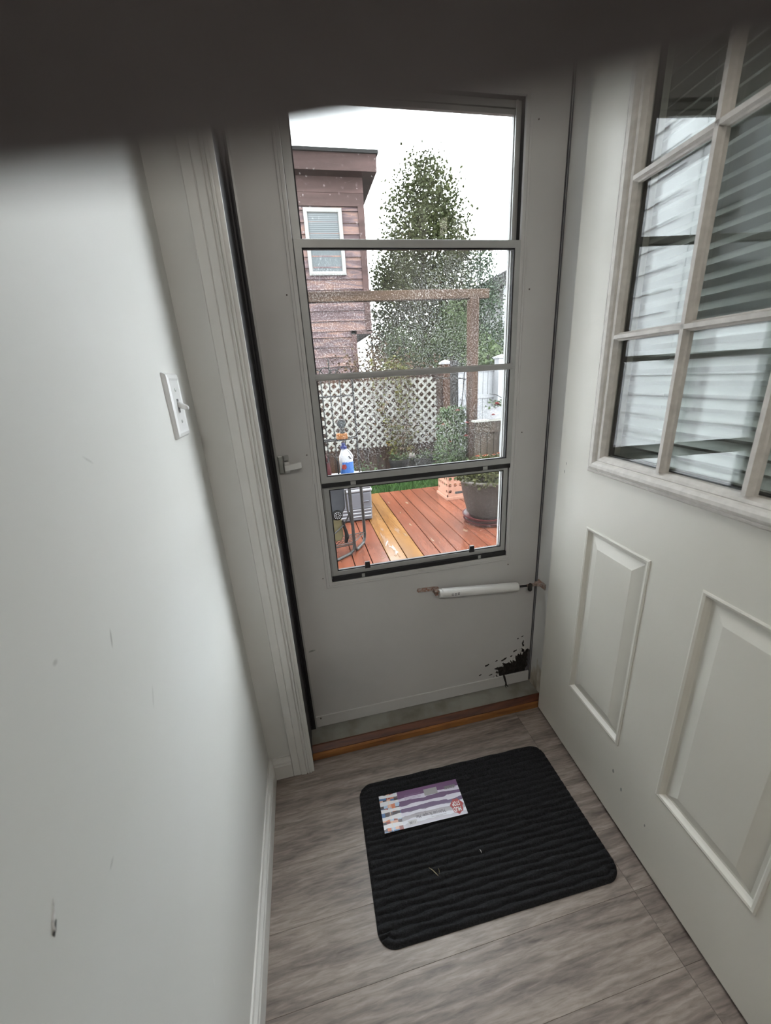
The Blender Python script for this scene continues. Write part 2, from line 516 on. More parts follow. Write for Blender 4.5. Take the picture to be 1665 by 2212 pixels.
# floor with planks laid across the hall
fl = struct(MB().box(XL - .12, XR + .12, YB - .12, 0.05, -0.30, -0.0062).build('floor', MT['floor_gap']))
pitch = 0.135
rows = int((-0.10 - YB) / pitch) + 1
for i in range(-1, rows):
    y1 = -0.125 - (i) * pitch
    y0 = y1 - pitch + 0.0003
    y1 = min(y1, -0.0985)
    if y0 >= y1 or y1 < YB:
        continue
    y0 = max(y0, YB)
    k = i + 1
    if k < 9:
        cuts = [XL, 0.7445, XR]
    else:
        off = [0.36, 0.93, 0.10, 0.62][k % 4]
        cuts = [XL, off, XR]
    for x0, x1 in zip(cuts[:-1], cuts[1:]):
        MB().box(x0 + .0003, x1 - .0003, y0, y1, -0.0062, 0.0).build('floor_plank', MT['floor'], fl, bevel=0.0004)

# baseboards
prof = [(0, 0), (0.014, 0), (0.014, 0.058), (0.0115, 0.063), (0.0115, 0.070), (0.006, 0.078), (0.004, 0.086), (0, 0.086)]
bb = MB(); n = len(prof)
vs = [(XL + p[0], YB, p[1]) for p in prof] + [(XL + p[0], YW, p[1]) for p in prof]
bb.add(vs, [(i, (i + 1) % n, n + (i + 1) % n, n + i) for i in range(n)] + [tuple(range(n))[::-1], tuple(range(n, 2 * n))])
struct(bb.build('baseboard_left', MT['trim']))
bb = MB()
vs = [(XL + 0.012, YW - p[0], p[1] * .93) for p in prof] + [(-0.0885, YW - p[0], p[1] * .93) for p in prof]
bb.add(vs, [(i, (i + 1) % n, n + (i + 1) % n, n + i) for i in range(n)] + [tuple(range(n))[::-1], tuple(range(n, 2 * n))])
struct(bb.build('baseboard_front', MT['trim']))
bb = MB()
vs = [(XR - p[0], YB, p[1]) for p in prof] + [(XR - p[0], -0.15, p[1]) for p in prof]
bb.add(vs, [(i, (i + 1) % n, n + (i + 1) % n, n + i) for i in range(n)] + [tuple(range(n))[::-1], tuple(range(n, 2 * n))])
struct(bb.build('baseboard_right', MT['trim']))

# casings: left, right, head
cas = [(-0.0885, YW), (-0.0885, -0.1335), (-0.086, -0.1365), (-0.066, -0.1385), (-0.064, -0.1365), (-0.0620, -0.1390), (-0.0465, -0.1410),
       (-0.0440, -0.1375), (-0.0415, -0.1370), (-0.0400, -0.1410), (-0.0375, -0.1415), (-0.0360, -0.1370), (-0.0340, -0.1370), (-0.0330, -0.1410), (-0.0288, -0.1410), (-0.0288, YW)]
struct(MB().prism(cas, 0.0, 2.14, 'Z').build('trim_1', MT['trim']), 'white moulded door casing left of the storm door')
cas_r = [(0.86 + 0.0345 - (x + 0.0288), y) for x, y in cas]
struct(MB().prism(cas_r, 0.0, 2.14, 'Z').build('trim_2', MT['trim']))
struct(MB().box(-0.0288, 0.8945, -0.141, YW, 2.062, 2.14).build('trim_3', MT['trim']))
# jambs
j = MB()
j.box(-0.030, -0.0225, -0.137, 0.05, 0.0, 2.09)
j.box(-0.0225, -0.0195, -0.137, -0.128, 0.0, 2.06)
struct(j.build('trim_4', MT['trim']))
j = MB()
j.box(0.861, 0.893, -0.104, 0.05, 0.0, 2.09)
struct(j.build('trim_5', stained_trim()), 'white hinge side jamb with a water stained foot')
j = MB()
j.box(-0.030, 0.893, -0.104, 0.05, 2.062, 2.09)
j.box(-0.0225, 0.861, -0.016, -0.001, 2.045, 2.062)
j.box(-0.0225, 0.861, -0.004, 0.05, 2.054, 2.062)
struct(j.build('trim_6', MT['trim']))
# black weatherstrip in the latch side gap, with a fine lip
ws = MB()
ws.box(-0.0225, -0.0035, -0.010, 0.035, 0.045, 2.055)
ws.tube([(-0.0195, -0.012, 0.05), (-0.0195, -0.012, 2.05)], 0.0032, 8)
ws.tube([(-0.0095, -0.011, 0.05), (-0.0095, -0.011, 2.05)], 0.0026, 8)
ws.box(-0.0222, -0.0195, -0.128, -0.010, 0.043, 2.055)
struct(ws.build('trim_7', MT['gasket']), 'black weatherstrip beside the storm door')
ws = MB()
ws.box(0.8575, 0.861, 0.002, 0.03, 0.045, 2.055)
ws.tube([(0.8592, -0.006, 0.05), (0.8592, -0.006, 2.05)], 0.0016, 8)
struct(ws.build('trim_8', MT['track']))
# threshold
th = structure('trim_9', (0.42, -0.05, 0.0), label='brown oak threshold with a worn metal sill behind it')
MB().box(-0.0195, 0.861, -0.071, 0.05, -0.006, 0.0385).build('sill', MT['sill'], th)
MB().prism([(-0.071, 0.0), (-0.071, 0.0405), (-0.076, 0.0405), (-0.0935, 0.0285), (-0.0935, 0.0)], -0.0195, 0.861, 'X').build('wood_strip', MT['oak_dark'], th)
MB().prism([(-0.0935, 0.0), (-0.0935, 0.0262), (-0.0965, 0.0250), (-0.0985, 0.021), (-0.0985, 0.0)], -0.0280, 0.8600, 'X').build('nosing', MT['oak_light'], th)

# ================================================================== STORM DOOR (door_1)
W = 0.855
d1 = structure('door_1', (0.0, 0.0, 0.043), label='grey aluminium storm door with three glazed sashes')
S = MT['storm']
f = MB()
f.box(0, 0.097, 0, 0.030, 0.605, 2.0535)
f.box(0.7504, W, 0, 0.030, 0.605, 2.0535)
f.box(0.097, 0.7504, 0, 0.030, 1.905, 2.0535)
f.build('door_frame', S, d1)
MB().box(-0.0032, 0.0022, -0.004, 0.004, 0.045, 2.05).build('edge_trim', MT['storm_metal'], d1)
# bottom rail, proud of the panel
f = MB(); f.box(0.0005, W - .0005, -0.004, 0.002, 0.0435, 0.0915)
f.build('bottom_rail', MT['storm'], d1, bevel=0.001)
# panel with a rotted, torn hole in its lower right corner
hole = [(0.7000, 0.0920), (0.7080, 0.0990), (0.7190, 0.1040), (0.7085, 0.1120), (0.7160, 0.1230), (0.7010, 0.1330), (0.7200, 0.1390), (0.7380, 0.1370), (0.7330, 0.1500), (0.7450, 0.1560),
        (0.7530, 0.1470), (0.7700, 0.1520), (0.7760, 0.1650), (0.7860, 0.1640), (0.7900, 0.1780), (0.8010, 0.1740), (0.8060, 0.1900),
        (0.8200, 0.1880), (0.8130, 0.2050), (0.8230, 0.2120), (0.8180, 0.2300), (0.8260, 0.2480), (0.8275, 0.2260), (0.8300, 0.2080), (0.8360, 0.1940),
        (0.8450, 0.1990), (0.8545, 0.1900)]
panel = [(0.0, 0.0915), (0.700, 0.0915)] + hole + [(W, 0.30), (0.0, 0.30)]
from mathutils.geometry import tessellate_polygon
tri = tessellate_polygon([[Vector((x, z, 0)) for x, z in panel]])
mb = MB(); np_ = len(panel)
mb.add([(x, 0.0, z) for x, z in panel] + [(x, 0.0025, z) for x, z in panel],
       [tuple(t) for t in tri] + [tuple(i + np_ for i in t)[::-1] for t in tri] + [(i, (i + 1) % np_, np_ + (i + 1) % np_, np_ + i) for i in range(np_) if i != np_ - 2])
mb.box(0, W, 0.0, 0.0025, 0.30, 0.605)
mb.build('kick_panel', S, d1)
rc = MB()
nx, nz = 18, 20
grid = {}
vs = []
for a in range(nx + 1):
    for c in range(nz + 1):
        vs.append((0.68 + 0.174 * a / nx, 0.012 + random.uniform(-.0085, .010), 0.0916 + 0.17 * c / nz))
rc.add(vs, [(a * (nz + 1) + c, (a + 1) * (nz + 1) + c, (a + 1) * (nz + 1) + c + 1, a * (nz + 1) + c + 1) for a in range(nx) for c in range(nz)])
rc.box(0.0, W, 0.0222, 0.030, 0.0435, 0.605)
tag(rc.build('rotten_core', MT['rot'], d1), 'dark rotted filling seen through the hole')
fk = MB()
for k, (x, z) in enumerate(hole[1:-1]):
    if k % 5 == 4:
        continue
    cx, cz = 0.795, 0.135
    dx, dz = cx - x, cz - z
    l = math.hypot(dx, dz) or 1
    dx, dz = dx / l, dz / l
    tw = random.uniform(-1.1, 1.1); dx, dz = dx * math.cos(tw) - dz * math.sin(tw), dx * math.sin(tw) + dz * math.cos(tw)
    ln = random.uniform(.003, .014); wd = random.uniform(.006, .016)
    p = [Vector((x - dz * wd / 2, -.0004, z + dx * wd / 2)), Vector((x + dz * wd / 2, -.0004, z - dx * wd / 2)), Vector((x + dx * ln, -random.uniform(.004, .012), z + dz * ln))]
    q = [v + Vector((0, .0009, 0)) for v in p]
    fk.add(p + q, [(0, 1, 2), (3, 5, 4), (0, 3, 4, 1), (1, 4, 5, 2), (2, 5, 3, 0)])
tag(fk.build('paint_flakes', MT['flake'], d1), 'curled paint flakes round the hole', kind='stuff')
pd = MB()
for (x, z, a, bq) in [(0.672, 0.158, .012, .005), (0.645, 0.118, .006, .003), (0.800, 0.255, .005, .003), (0.712, 0.170, .006, .003), (0.745, 0.170, .014, .005), (0.790, 0.200, .010, .004), (0.690, 0.108, .008, .003), (0.818, 0.262, .006, .002), (0.775, 0.178, .006, .003)]:
    pts = []
    for t in range(9):
        an = 2 * math.pi * t / 9
        rr = random.uniform(.6, 1.1)
        pts.append((x + a * rr * math.cos(an), z + bq * rr * math.sin(an) + a * rr * math.cos(an) * .3))
    pd.prism(pts, -0.0006, 0.0004, 'Y')
tag(pd.build('paint_chip', MT['rot'], d1), 'small dark chips in the paint')
ck = MB(); ck.tube([(0.745, -0.005, 0.094), (0.750, -.0052, 0.075), (0.7545, -.0052, 0.060), (0.7575, -0.0056, 0.046), (0.762, -0.012, 0.0405)], [.0042, .004, .003, .0026, .001], 6)
ck.tube([(0.7545, -0.0052, 0.058), (0.7530, -.0056, 0.044), (0.751, -0.016, 0.0395)], [.002, .0015, .0006], 6)
ck.build('split_crack', MT['rot'], d1)
# glazing flange
f = MB(); f.ring(0.097, 0.7504, 0.6048, 1.905, [(0, 0.0), (0, -0.0025), (0.002, -0.0040), (0.0075, -0.0040), (0.0082, -0.0028), (0.0092, -0.0040), (0.0175, -0.0040), (0.0190, -0.0030), (0.0195, 0.004), (0.0195, 0.030)])
f.build('glazing_flange', MT['storm'], d1)
# dark track between flange and sashes
f = MB(); f.ring(0.1160, 0.7310, 0.6240, 1.886, [(0, 0.004), (0.0016, 0.004), (0.0016, 0.028), (0.003, 0.030)])
f.build('sash_track', MT['gasket'], d1)
for x0 in (0.1178, 0.7092):                              # side channels of the tracks
    c = MB(); c.box(x0, x0 + .0058, 0.008, 0.012, 0.63, 1.88); c.box(x0, x0 + .0116, 0.019, 0.029, 0.63, 1.88)
    c.box(x0 + .0125 if x0 < .4 else x0 + .0118, x0 + .0180 if x0 < .4 else x0 + .0196, 0.025, 0.029, 0.63, 1.88)
    c.build('side_channel', MT['storm_metal'], d1)


def sash(name, x0, x1, z0, z1, y0, wb, wt, wsd, gm, gy0, label):
    s = MB()
    s.ring(x0, x1, z0, z1, [(0, y0 + .010), (0, y0 + .0006), (0.0006, y0), (wsd - .0035, y0), (wsd - .0035, y0 + .010)])
    wb, wt = max(wb, wsd), max(wt, wsd)
    for (a_, b_) in ((z0 + wsd, z0 + wb), (z1 - wt, z1 - wsd)):
        if b_ - a_ > 1e-4: s.box(x0 + wsd, x1 - wsd, y0 + .0004, y0 + .010, a_, b_)
    o = s.build(name, MT['storm_metal'], d1)
    tag(o, label)
    MB().ring(x0, x1, z0, z1, [(wsd - .0036, y0 + .010), (wsd - .0036, y0 + .0012), (wsd, y0 + .0026), (wsd, y0 + .011)]).build('glazing_bead', MT['gasket'], o)
    g = MB().box(x0 + wsd - .004, x1 - wsd + .004, gy0, gy0 + .003, z0 + wb - .004, z1 - wt + .004).build('pane', gm, o)
    return o


up = sash('upper_sash', 0.1230, 0.7290, 1.5600, 1.884, 0.017, .0185, .0290, .0185, MT['glass_top'], 0.021, 'upper glazed sash set back in the door')
mid = sash('middle_sash', 0.1180, 0.7345, 0.9545, 1.5765, -0.0035, .0220, .0220, .0220, MT['glass_mid'], 0.0015, 'middle sash with rain streaked dirty glass')
low = sash('lower_sash', 0.1225, 0.7290, 0.6410, 0.9480, 0.005, .0195, .0195, .0195, MT['glass_low'], 0.0095, 'lower sash with drops on its right half')
# middle rail (a bar across the middle sash), with a half round front
MB().prism([(-0.0095, 1.2435), (-0.0115, 1.248), (-0.0115, 1.256), (-0.0095, 1.2605), (0.001, 1.2605), (0.001, 1.2435)], 0.1335, 0.7195, 'X').build('cross_rail', MT['storm_metal'], d1)
# rubber strips under the sashes
g = MB(); g.box(0.119, 0.7335, -0.003, 0.006, 0.9405, 0.9542)
g.build('rubber_strip', MT['gasket'], mid)
for x in (0.205, 0.6350):
    MB().box(x, x + .016, -0.0036, 0.002, 0.942, 0.953).build('clip', MT['storm_metal'], mid)
g = MB(); g.box(0.119, 0.7300, -0.0015, 0.012, 0.6255, 0.6405)
g.build('rubber_strip', MT['gasket'], low)
for x in (0.215, 0.6250):
    MB().box(x, x + .010, -0.0022, 0.002, 0.627, 0.639).build('clip', MT['storm_metal'], low)
for x in (0.228, 0.594):
    MB().prism([(x, 0.655), (x + .018, 0.655), (x + .0165, 0.678), (x + .0015, 0.678)], 0.000, 0.006, 'Y').build('latch_tab', MT['gasket'], low)
# screws
for (x, z) in [(0.0865, 1.455), (0.0865, 1.044), (0.0885, 0.642), (0.767, 1.457), (0.768, 1.051), (0.742, 0.585), (0.768, 1.84)]:
    MB().lathe((x, -0.0012, z), [(0.0020, 0.0013), (0.0020, 0.0), (0.0010, -0.0006)], 10, 'Y').build('screw', MT['screw'], d1)
MB().lathe((0.0190, -0.0062, 0.083), [(0.003, 0.0025), (0.003, 0.0), (0.0012, -0.0007)], 10, 'Y').build('screw', MT['screw'], d1)
# scratch by the left edge
MB().prism([(0.010, 0.371), (0.032, 0.374), (0.034, 0.378), (0.022, 0.380), (0.011, 0.376)], -0.0006, 0.0003, 'Y').build('scrape', MT['zinc'], d1)
# latch
lt = MB()
lt.box(0.0035, 0.0190, -0.010, 0.0, 0.998, 1.050)
lat = lt.build('door_latch', MT['zinc'], d1, bevel=0.003, seg=2)
MB().box(0.0200, 0.0345, -0.010, 0.0, 1.034, 1.050).build('latch_cap', MT['storm_metal'], lat, bevel=0.002)
MB().box(0.0205, 0.0345, -0.016, -0.001, 1.0005, 1.032).build('latch_body', MT['tube_white'], lat, bevel=0.002)
MB().prism([(0.021, 1.0085), (0.066, 1.0135), (0.068, 1.0150), (0.068, 1.0285), (0.066, 1.0300), (0.021, 1.0245)], -0.030, -0.016, 'Y').build('lever', MT['tube_white'], lat, bevel=0.002)
# closer
cl = MB()
A = Vector((0.4795, -0.030, 0.5335)); B = Vector((0.7660, -0.030, 0.5065))
dv = (B - A).normalized()
cl.tube([A, A + dv * .004, B - dv * .004, B], [.0150, .0165, .0165, .0150], 20)
clo = tag(cl.build('door_closer', MT['tube_white'], d1, smooth=False), 'white pneumatic closer tube with rusty brackets')
br = MB()
br.prism([(0.400, 0.5405), (0.404, 0.5485), (0.440, 0.5465), (0.462, 0.5455), (0.478, 0.5420), (0.478, 0.5340), (0.462, 0.5330), (0.452, 0.5310), (0.440, 0.5330), (0.404, 0.5355)], -0.0045, 0.0, 'Y')
br.box(0.456, 0.476, -0.034, -0.004, 0.5290, 0.5330); br.box(0.456, 0.476, -0.034, -0.004, 0.5410, 0.5440)
br.build('door_bracket', MT['rust'], clo)
MB().tube([(0.470, -0.030, 0.523), (0.470, -0.030, 0.548)], .003, 8).build('pin', MT['zinc'], clo)
MB().lathe((0.4795, -0.030, 0.5335), [(.0152, -.009), (.0152, 0.0)], 18, 'X').build('end_cap', MT['tube_white'], clo)
MB().tube([B - dv * .01, B + dv * .045], .0038, 8).build('rod', MT['gasket'], clo)
jb = MB()
jb.box(0.803, 0.846, -0.034, -0.026, 0.4990, 0.5075)
jb.box(0.840, 0.861, -0.040, -0.020, 0.4985, 0.5085)
jb.box(0.8575, 0.861, -0.058, -0.014, 0.490, 0.512)
jb.build('jamb_bracket', MT['rust'], clo)
MB().lathe((0.812, -0.038, 0.503), [(.004, -.018), (.0075, -.014), (.0075, .008), (.004, .012)], 10, 'Z').build('pin', MT['rot'], clo)
ltxt = mat('faded_stamp_ink', (0.25, 0.25, 0.26, 1), 0.7)
sm = MB()
for i in range(3):
    for k in range(2):
        sm.box(0.510 + i * .011, 0.510 + i * .011 + .0075, -0.0468, -0.0462, 0.5255 + k * .0055, 0.5255 + k * .0055 + .0030)
sm.build('faded_stamp', ltxt, clo)

# ================================================================== OPEN INNER DOOR (door_2)
d2 = structure('door_2', (0.8352, -0.1085, 0.0152), (0, 0, math.radians(-93.85)), label='white panelled inner door standing open, with a nine pane window')
DW, DH, T = 0.903, 2.030, 0.0445
PZ0, PZ1 = 0.265 - .0152, 0.8157 - .0152
PX = [(0.1615, 0.3827), (0.5159, 0.7416)]
LX0, LX1, LZ0, LZ1 = 0.1436, 0.7594, 0.9733 - .0152, 1.948 - .0152
D = MT['door']
s = MB()
ix0, ix1, iz0, iz1 = LX0 + .02, LX1 - .02, LZ0 + .02, LZ1 - .02
s.box(0, ix0, 0, T, 0, DH)
s.box(ix1, DW, 0, T, 0, DH)
s.box(ix0, ix1, 0, T, iz1, DH)
s.box(ix0, ix1, 0, T, PZ1, iz0)
s.box(ix0, ix1, 0, T, 0, PZ0)
s.box(PX[0][1], PX[1][0], 0, T, PZ0, PZ1)
s.box(ix0, ix1, .024, T, PZ0, PZ1)
s.box(ix0 - .0021, PX[0][0], 0, T, PZ0, PZ1) if PX[0][0] > ix0 else None
s.box(PX[1][1] - .0, ix1, 0.012, T, PZ0, PZ1)
bmx = s.build('door_slab', D, d2, local=True)
for (x0, x1) in PX:
    p = MB()
    p.ring(x0 - .0025, x1 + .0025, PZ0 - .0025, PZ1 + .0025, [(0, 0.001), (0.0005, -0.0022), (0.004, -0.0034), (0.009, -0.0020), (0.0125, 0.004), (0.016, 0.0085), (0.022, 0.0085), (0.047, 0.0015), (0.050, 0.0005)], fill=True)
    p.build('raised_panel', D, d2, local=True)
lf = MB()
lf.ring(LX0, LX1, LZ0, LZ1, [(0, 0.002), (0, -0.0070), (0.003, -0.0110), (0.0075, -0.0125), (0.0090, -0.0115), (0.0110, -0.0140), (0.0170, -0.0165), (0.0240, -0.0160), (0.0300, -0.0120), (0.0330, -0.0075), (0.0350, -0.0085), (0.0400, -0.0070), (0.0450, 0.0), (0.0462, 0.002), (0.0462, 0.020)])
lf.build('window_frame', MT['grille'], d2, local=True)
lb = MB(); lb.ring(LX0, LX1, LZ0, LZ1, [(0, T - .002), (0, T + .008), (0.03, T + .010), (0.0462, T), (0.0462, 0.020)])
lb.build('window_frame', MT['grille'], d2, local=True)
GX0, GX1 = LX0 + .0462, LX1 - .0462
GZ0, GZ1 = LZ0 + .0462, LZ1 - .0462
xs = [GX0, 0.3690, 0.5485, GX1]
zs = [GZ0 - .017, 1.2989 - .0152, 1.6011 - .0152, GZ1]
zs[0] = GZ0
for xm in xs[1:3]:
    w = .0088
    MB().prism([(xm - w, .0105), (xm - w, .0020), (xm - w + .0025, -.0010), (xm - .0040, -.0090), (xm + .0040, -.0090), (xm + w - .0025, -.0010), (xm + w, .0020), (xm + w, .0105)], GZ0 - .001, GZ1 + .001, 'Z').build('muntin', MT['grille'], d2, local=True)
for zm in zs[1:3]:
    w = .0088
    pts = [(.0105, zm - w), (.0020, zm - w), (-.0010, zm - w + .0025), (-.0090, zm - .0040), (-.0090, zm + .0040), (-.0010, zm + w - .0025), (.0020, zm + w), (.0105, zm + w)]
    for x0, x1 in zip(xs[:-1], xs[1:]):
        MB().prism(pts, x0 - .004, x1 + .004, 'X').build('muntin', MT['grille'], d2, local=True)
for a in range(3):
    for c in range(3):
        m = MB()
        m.box(xs[a], xs[a + 1], 0.0110, 0.0140, zs[c], zs[c + 1])
        m.box(xs[a], xs[a + 1], 0.0270, 0.0300, zs[c], zs[c + 1])
        m.build('pane', MT['glass_door'], d2, local=True)
# black spacer of the sealed unit
sp = MB(); sp.ring(GX0 - .002, GX1 + .002, GZ0 - .002, GZ1 + .002, [(0, .0142), (.005, .0142), (.005, .0268), (0, .0268)])
sp.build('glass_spacer', MT['gasket'], d2, local=True)
# mini blind hung on the room side of the door
mbz = MB().box(LX0 - .01, LX1 + .01, T + .012, T + .042, LZ1 + .004, LZ1 + .034).build('mini_blind', MT['slat'], d2, local=True)
tag(mbz, 'white mini blind behind the panes')
nsl = int((LZ1 - LZ0) / 0.0262) + 1
tl = math.radians(38)
sl_me = None
for i in range(nsl):
    zc = LZ1 - .008 - i * 0.0262
    if sl_me is None:
        m = MB(); vs = []; fs = []
        for k in range(5):
            t = (k / 4 - .5) * .0255
            cy, cz = t * math.cos(tl), t * math.sin(tl) + (.0016 * (1 - (2 * t / .0255) ** 2))
            vs += [(LX0 - .006, cy, cz), (LX1 + .006, cy, cz), (LX0 - .006, cy, cz - .0005), (LX1 + .006, cy, cz - .0005)]
        for k in range(4):
            q = k * 4
            fs += [(q, q + 1, q + 5, q + 4), (q + 2, q + 6, q + 7, q + 3)]
        fs += [(0, 2, 3, 1), (16, 17, 19, 18)]
        m.add(vs, fs)
        o = m.build('slat', MT['slat'], None, local=True); sl_me = o.data
    else:
        o = bpy.data.objects.new('slat', sl_me); COL.objects.link(o)
    o.parent = mbz
    o.location = (0, T + .028, zc)
MB().box(LX0 - .006, LX1 + .006, T + .018, T + .038, LZ0 - .030, LZ0 - .018).build('bottom_rail', MT['slat'], mbz, local=True)
for x in (0.25, 0.65):
    MB().tube([(x, T + .0415, LZ0 - .02), (x, T + .0415, LZ1 + .01)], .0007, 5).build('cord', MT['slat'], mbz, local=True)
kn = MB(); kn.lathe((0.84, 0, 0.925), [(.033, 0), (.033, -.006), (.012, -.010), (.012, -.03), (.026, -.04), (.028, -.055), (.015, -.066)], 20, 'Y')
kn.build('door_knob', MT['zinc'], d2, smooth=True, local=True)
# door scuffs
scm = mat('grey_scuff', (0.36, 0.36, 0.34, 1), 0.7, 0.3, 60)
sc = MB()
for (x, z, a, bq) in [(0.385, .155, .004, .006), (0.420, .130, .003, .007), (0.505, .120, .002, .004), (0.03, .93, .0015, .005), (0.035, .955, .001, .004)]:
    pts = [(x + a * math.cos(t) * random.uniform(.7, 1.1), z + bq * math.sin(t) * random.uniform(.8, 1.1)) for t in [2 * math.pi * k / 10 for k in range(10)]]
    sc.prism(pts, -0.0004, 0.0003, 'Y')
sc.build('scuff', scm, d2, local=True)

# ================================================================== LIGHT SWITCH
sw = thing('light_switch', 'white toggle light switch plate on the left wall', 'light switch', (XL, -0.2786, 1.213))
pl = MB()
prf = [(0, 0), (0, .0030), (.0035, .0075), (.0100, .0095), (.0130, .0086), (.0140, .0082)]
vs = []; fs = []
for (i, h) in prf:
    vs += [(XL + h, -0.3198 + i, 1.152 + i), (XL + h, -0.2374 - i, 1.152 + i), (XL + h, -0.2374 - i, 1.274 - i), (XL + h, -0.3198 + i, 1.274 - i)]
for k in range(len(prf) - 1):
    for q in range(4):
        fs.append((k * 4 + q, k * 4 + (q + 1) % 4, (k + 1) * 4 + (q + 1) % 4, (k + 1) * 4 + q))
e = (len(prf) - 1) * 4
fs.append((e, e + 1, e + 2, e + 3))
pl.add(vs, fs)
pl.build('cover_plate', MT['plastic_white'], sw)
MB().box(XL + .0078, XL + .0084, -0.2845, -0.2727, 1.2, 1.226).build('slot', MT['track'], sw)
MB().prism([(XL + .005, 1.211), (XL + .005, 1.223), (XL + .024, 1.2125), (XL + .0265, 1.2085), (XL + .0245, 1.2045), (XL + .020, 1.2045)], -0.2830, -0.2742, 'Y').build('toggle', MT['plastic_white'], sw, bevel=0.001)
for z in (1.243, 1.183):
    MB().lathe((XL + .0080, -0.2786, z), [(.0034, 0), (.0034, .0010), (.0018, .0016)], 12, 'X').build('screw', MT['zinc'], sw)

# ================================================================== DOORMAT AND ITS LABEL CARD
ma = Vector((0.1088, -0.2253, 0)); mc = Vector((0.7539, -0.2446, 0)); mdv = Vector((0.7365, -0.6361, 0)); me_ = Vector((0.1137, -0.6293, 0))
mx_dir = ((mc - ma) + (mdv - me_)).normalized(); my_dir = Vector((-mx_dir.y, mx_dir.x, 0))
mcen = (ma + mc + mdv + me_) / 4
ML, MD, RAD, NR = 0.634, 0.396, 0.042, 24
NXm, NYm = 150, NR * 8
xs_ = np.linspace(-.5, .5, NXm + 1); ys_ = np.linspace(-.5, .5, NYm + 1)
mm = MB(); vs = []
wav = RNG.normal(0, 1, (NXm + 1, NYm + 1))
for _ in range(2):
    wav = (wav + np.roll(wav, 1, 0) + np.roll(wav, -1, 0)) / 3
for i, a in enumerate(xs_):
    for k, c in enumerate(ys_):
        x, y = a * ML, c * MD
        hx, hy = ML / 2 - RAD, MD / 2 - RAD
        # square to rounded rectangle: pull the corners in
        qx, qy = max(abs(x) - hx, 0), max(abs(y) - hy, 0)
        l = math.hypot(qx, qy)
        lim = RAD
        if l > 1e-6:
            mxn = max(qx, qy)
            s_ = mxn / l
            x = math.copysign(min(abs(x), hx) + qx * s_, x); y = math.copysign(min(abs(y), hy) + qy * s_, y)
            edge = mxn / RAD
        else:
            edge = 0
        ph = (c + .5) * NR + 0.10 * math.sin(a * 37 + c * 60)
        rib = abs(math.sin(math.pi * ph)) ** 0.75
        h = 0.0008 + 0.0110 * rib + 0.0006 * wav[i, k]
        dist = max(0.0, (1 - max(edge, 0)) * RAD) if edge > 0 else RAD
        h *= min(1.0, 0.30 + dist / 0.008)
        p = mcen + mx_dir * x + my_dir * y
        vs.append((p.x, p.y, 0.0005 + h))
fs = [(i * (NYm + 1) + k, (i + 1) * (NYm + 1) + k, (i + 1) * (NYm + 1) + k + 1, i * (NYm + 1) + k + 1) for i in range(NXm) for k in range(NYm)]
mm.add(vs, fs)
dm = mm.build('doormat', MT['mat'], smooth=True)
tag(dm, 'black ribbed doormat with rounded corners on the grey plank floor', 'doormat')
# skirt so the mat has a real edge
bd = [i * (NYm + 1) for i in range(NXm + 1)] + [NXm * (NYm + 1) + k for k in range(1, NYm + 1)] + [i * (NYm + 1) + NYm for i in range(NXm - 1, -1, -1)] + [k for k in range(NYm - 1, 0, -1)]
sk = MB(); nb = len(bd)
sk.add([vs[i] for i in bd] + [(vs[i][0], vs[i][1], 0.0002) for i in bd], [(i, (i + 1) % nb, nb + (i + 1) % nb, nb + i) for i in range(nb)] + [tuple(range(nb, 2 * nb))])
sk.build('backing', MT['mat'], dm)


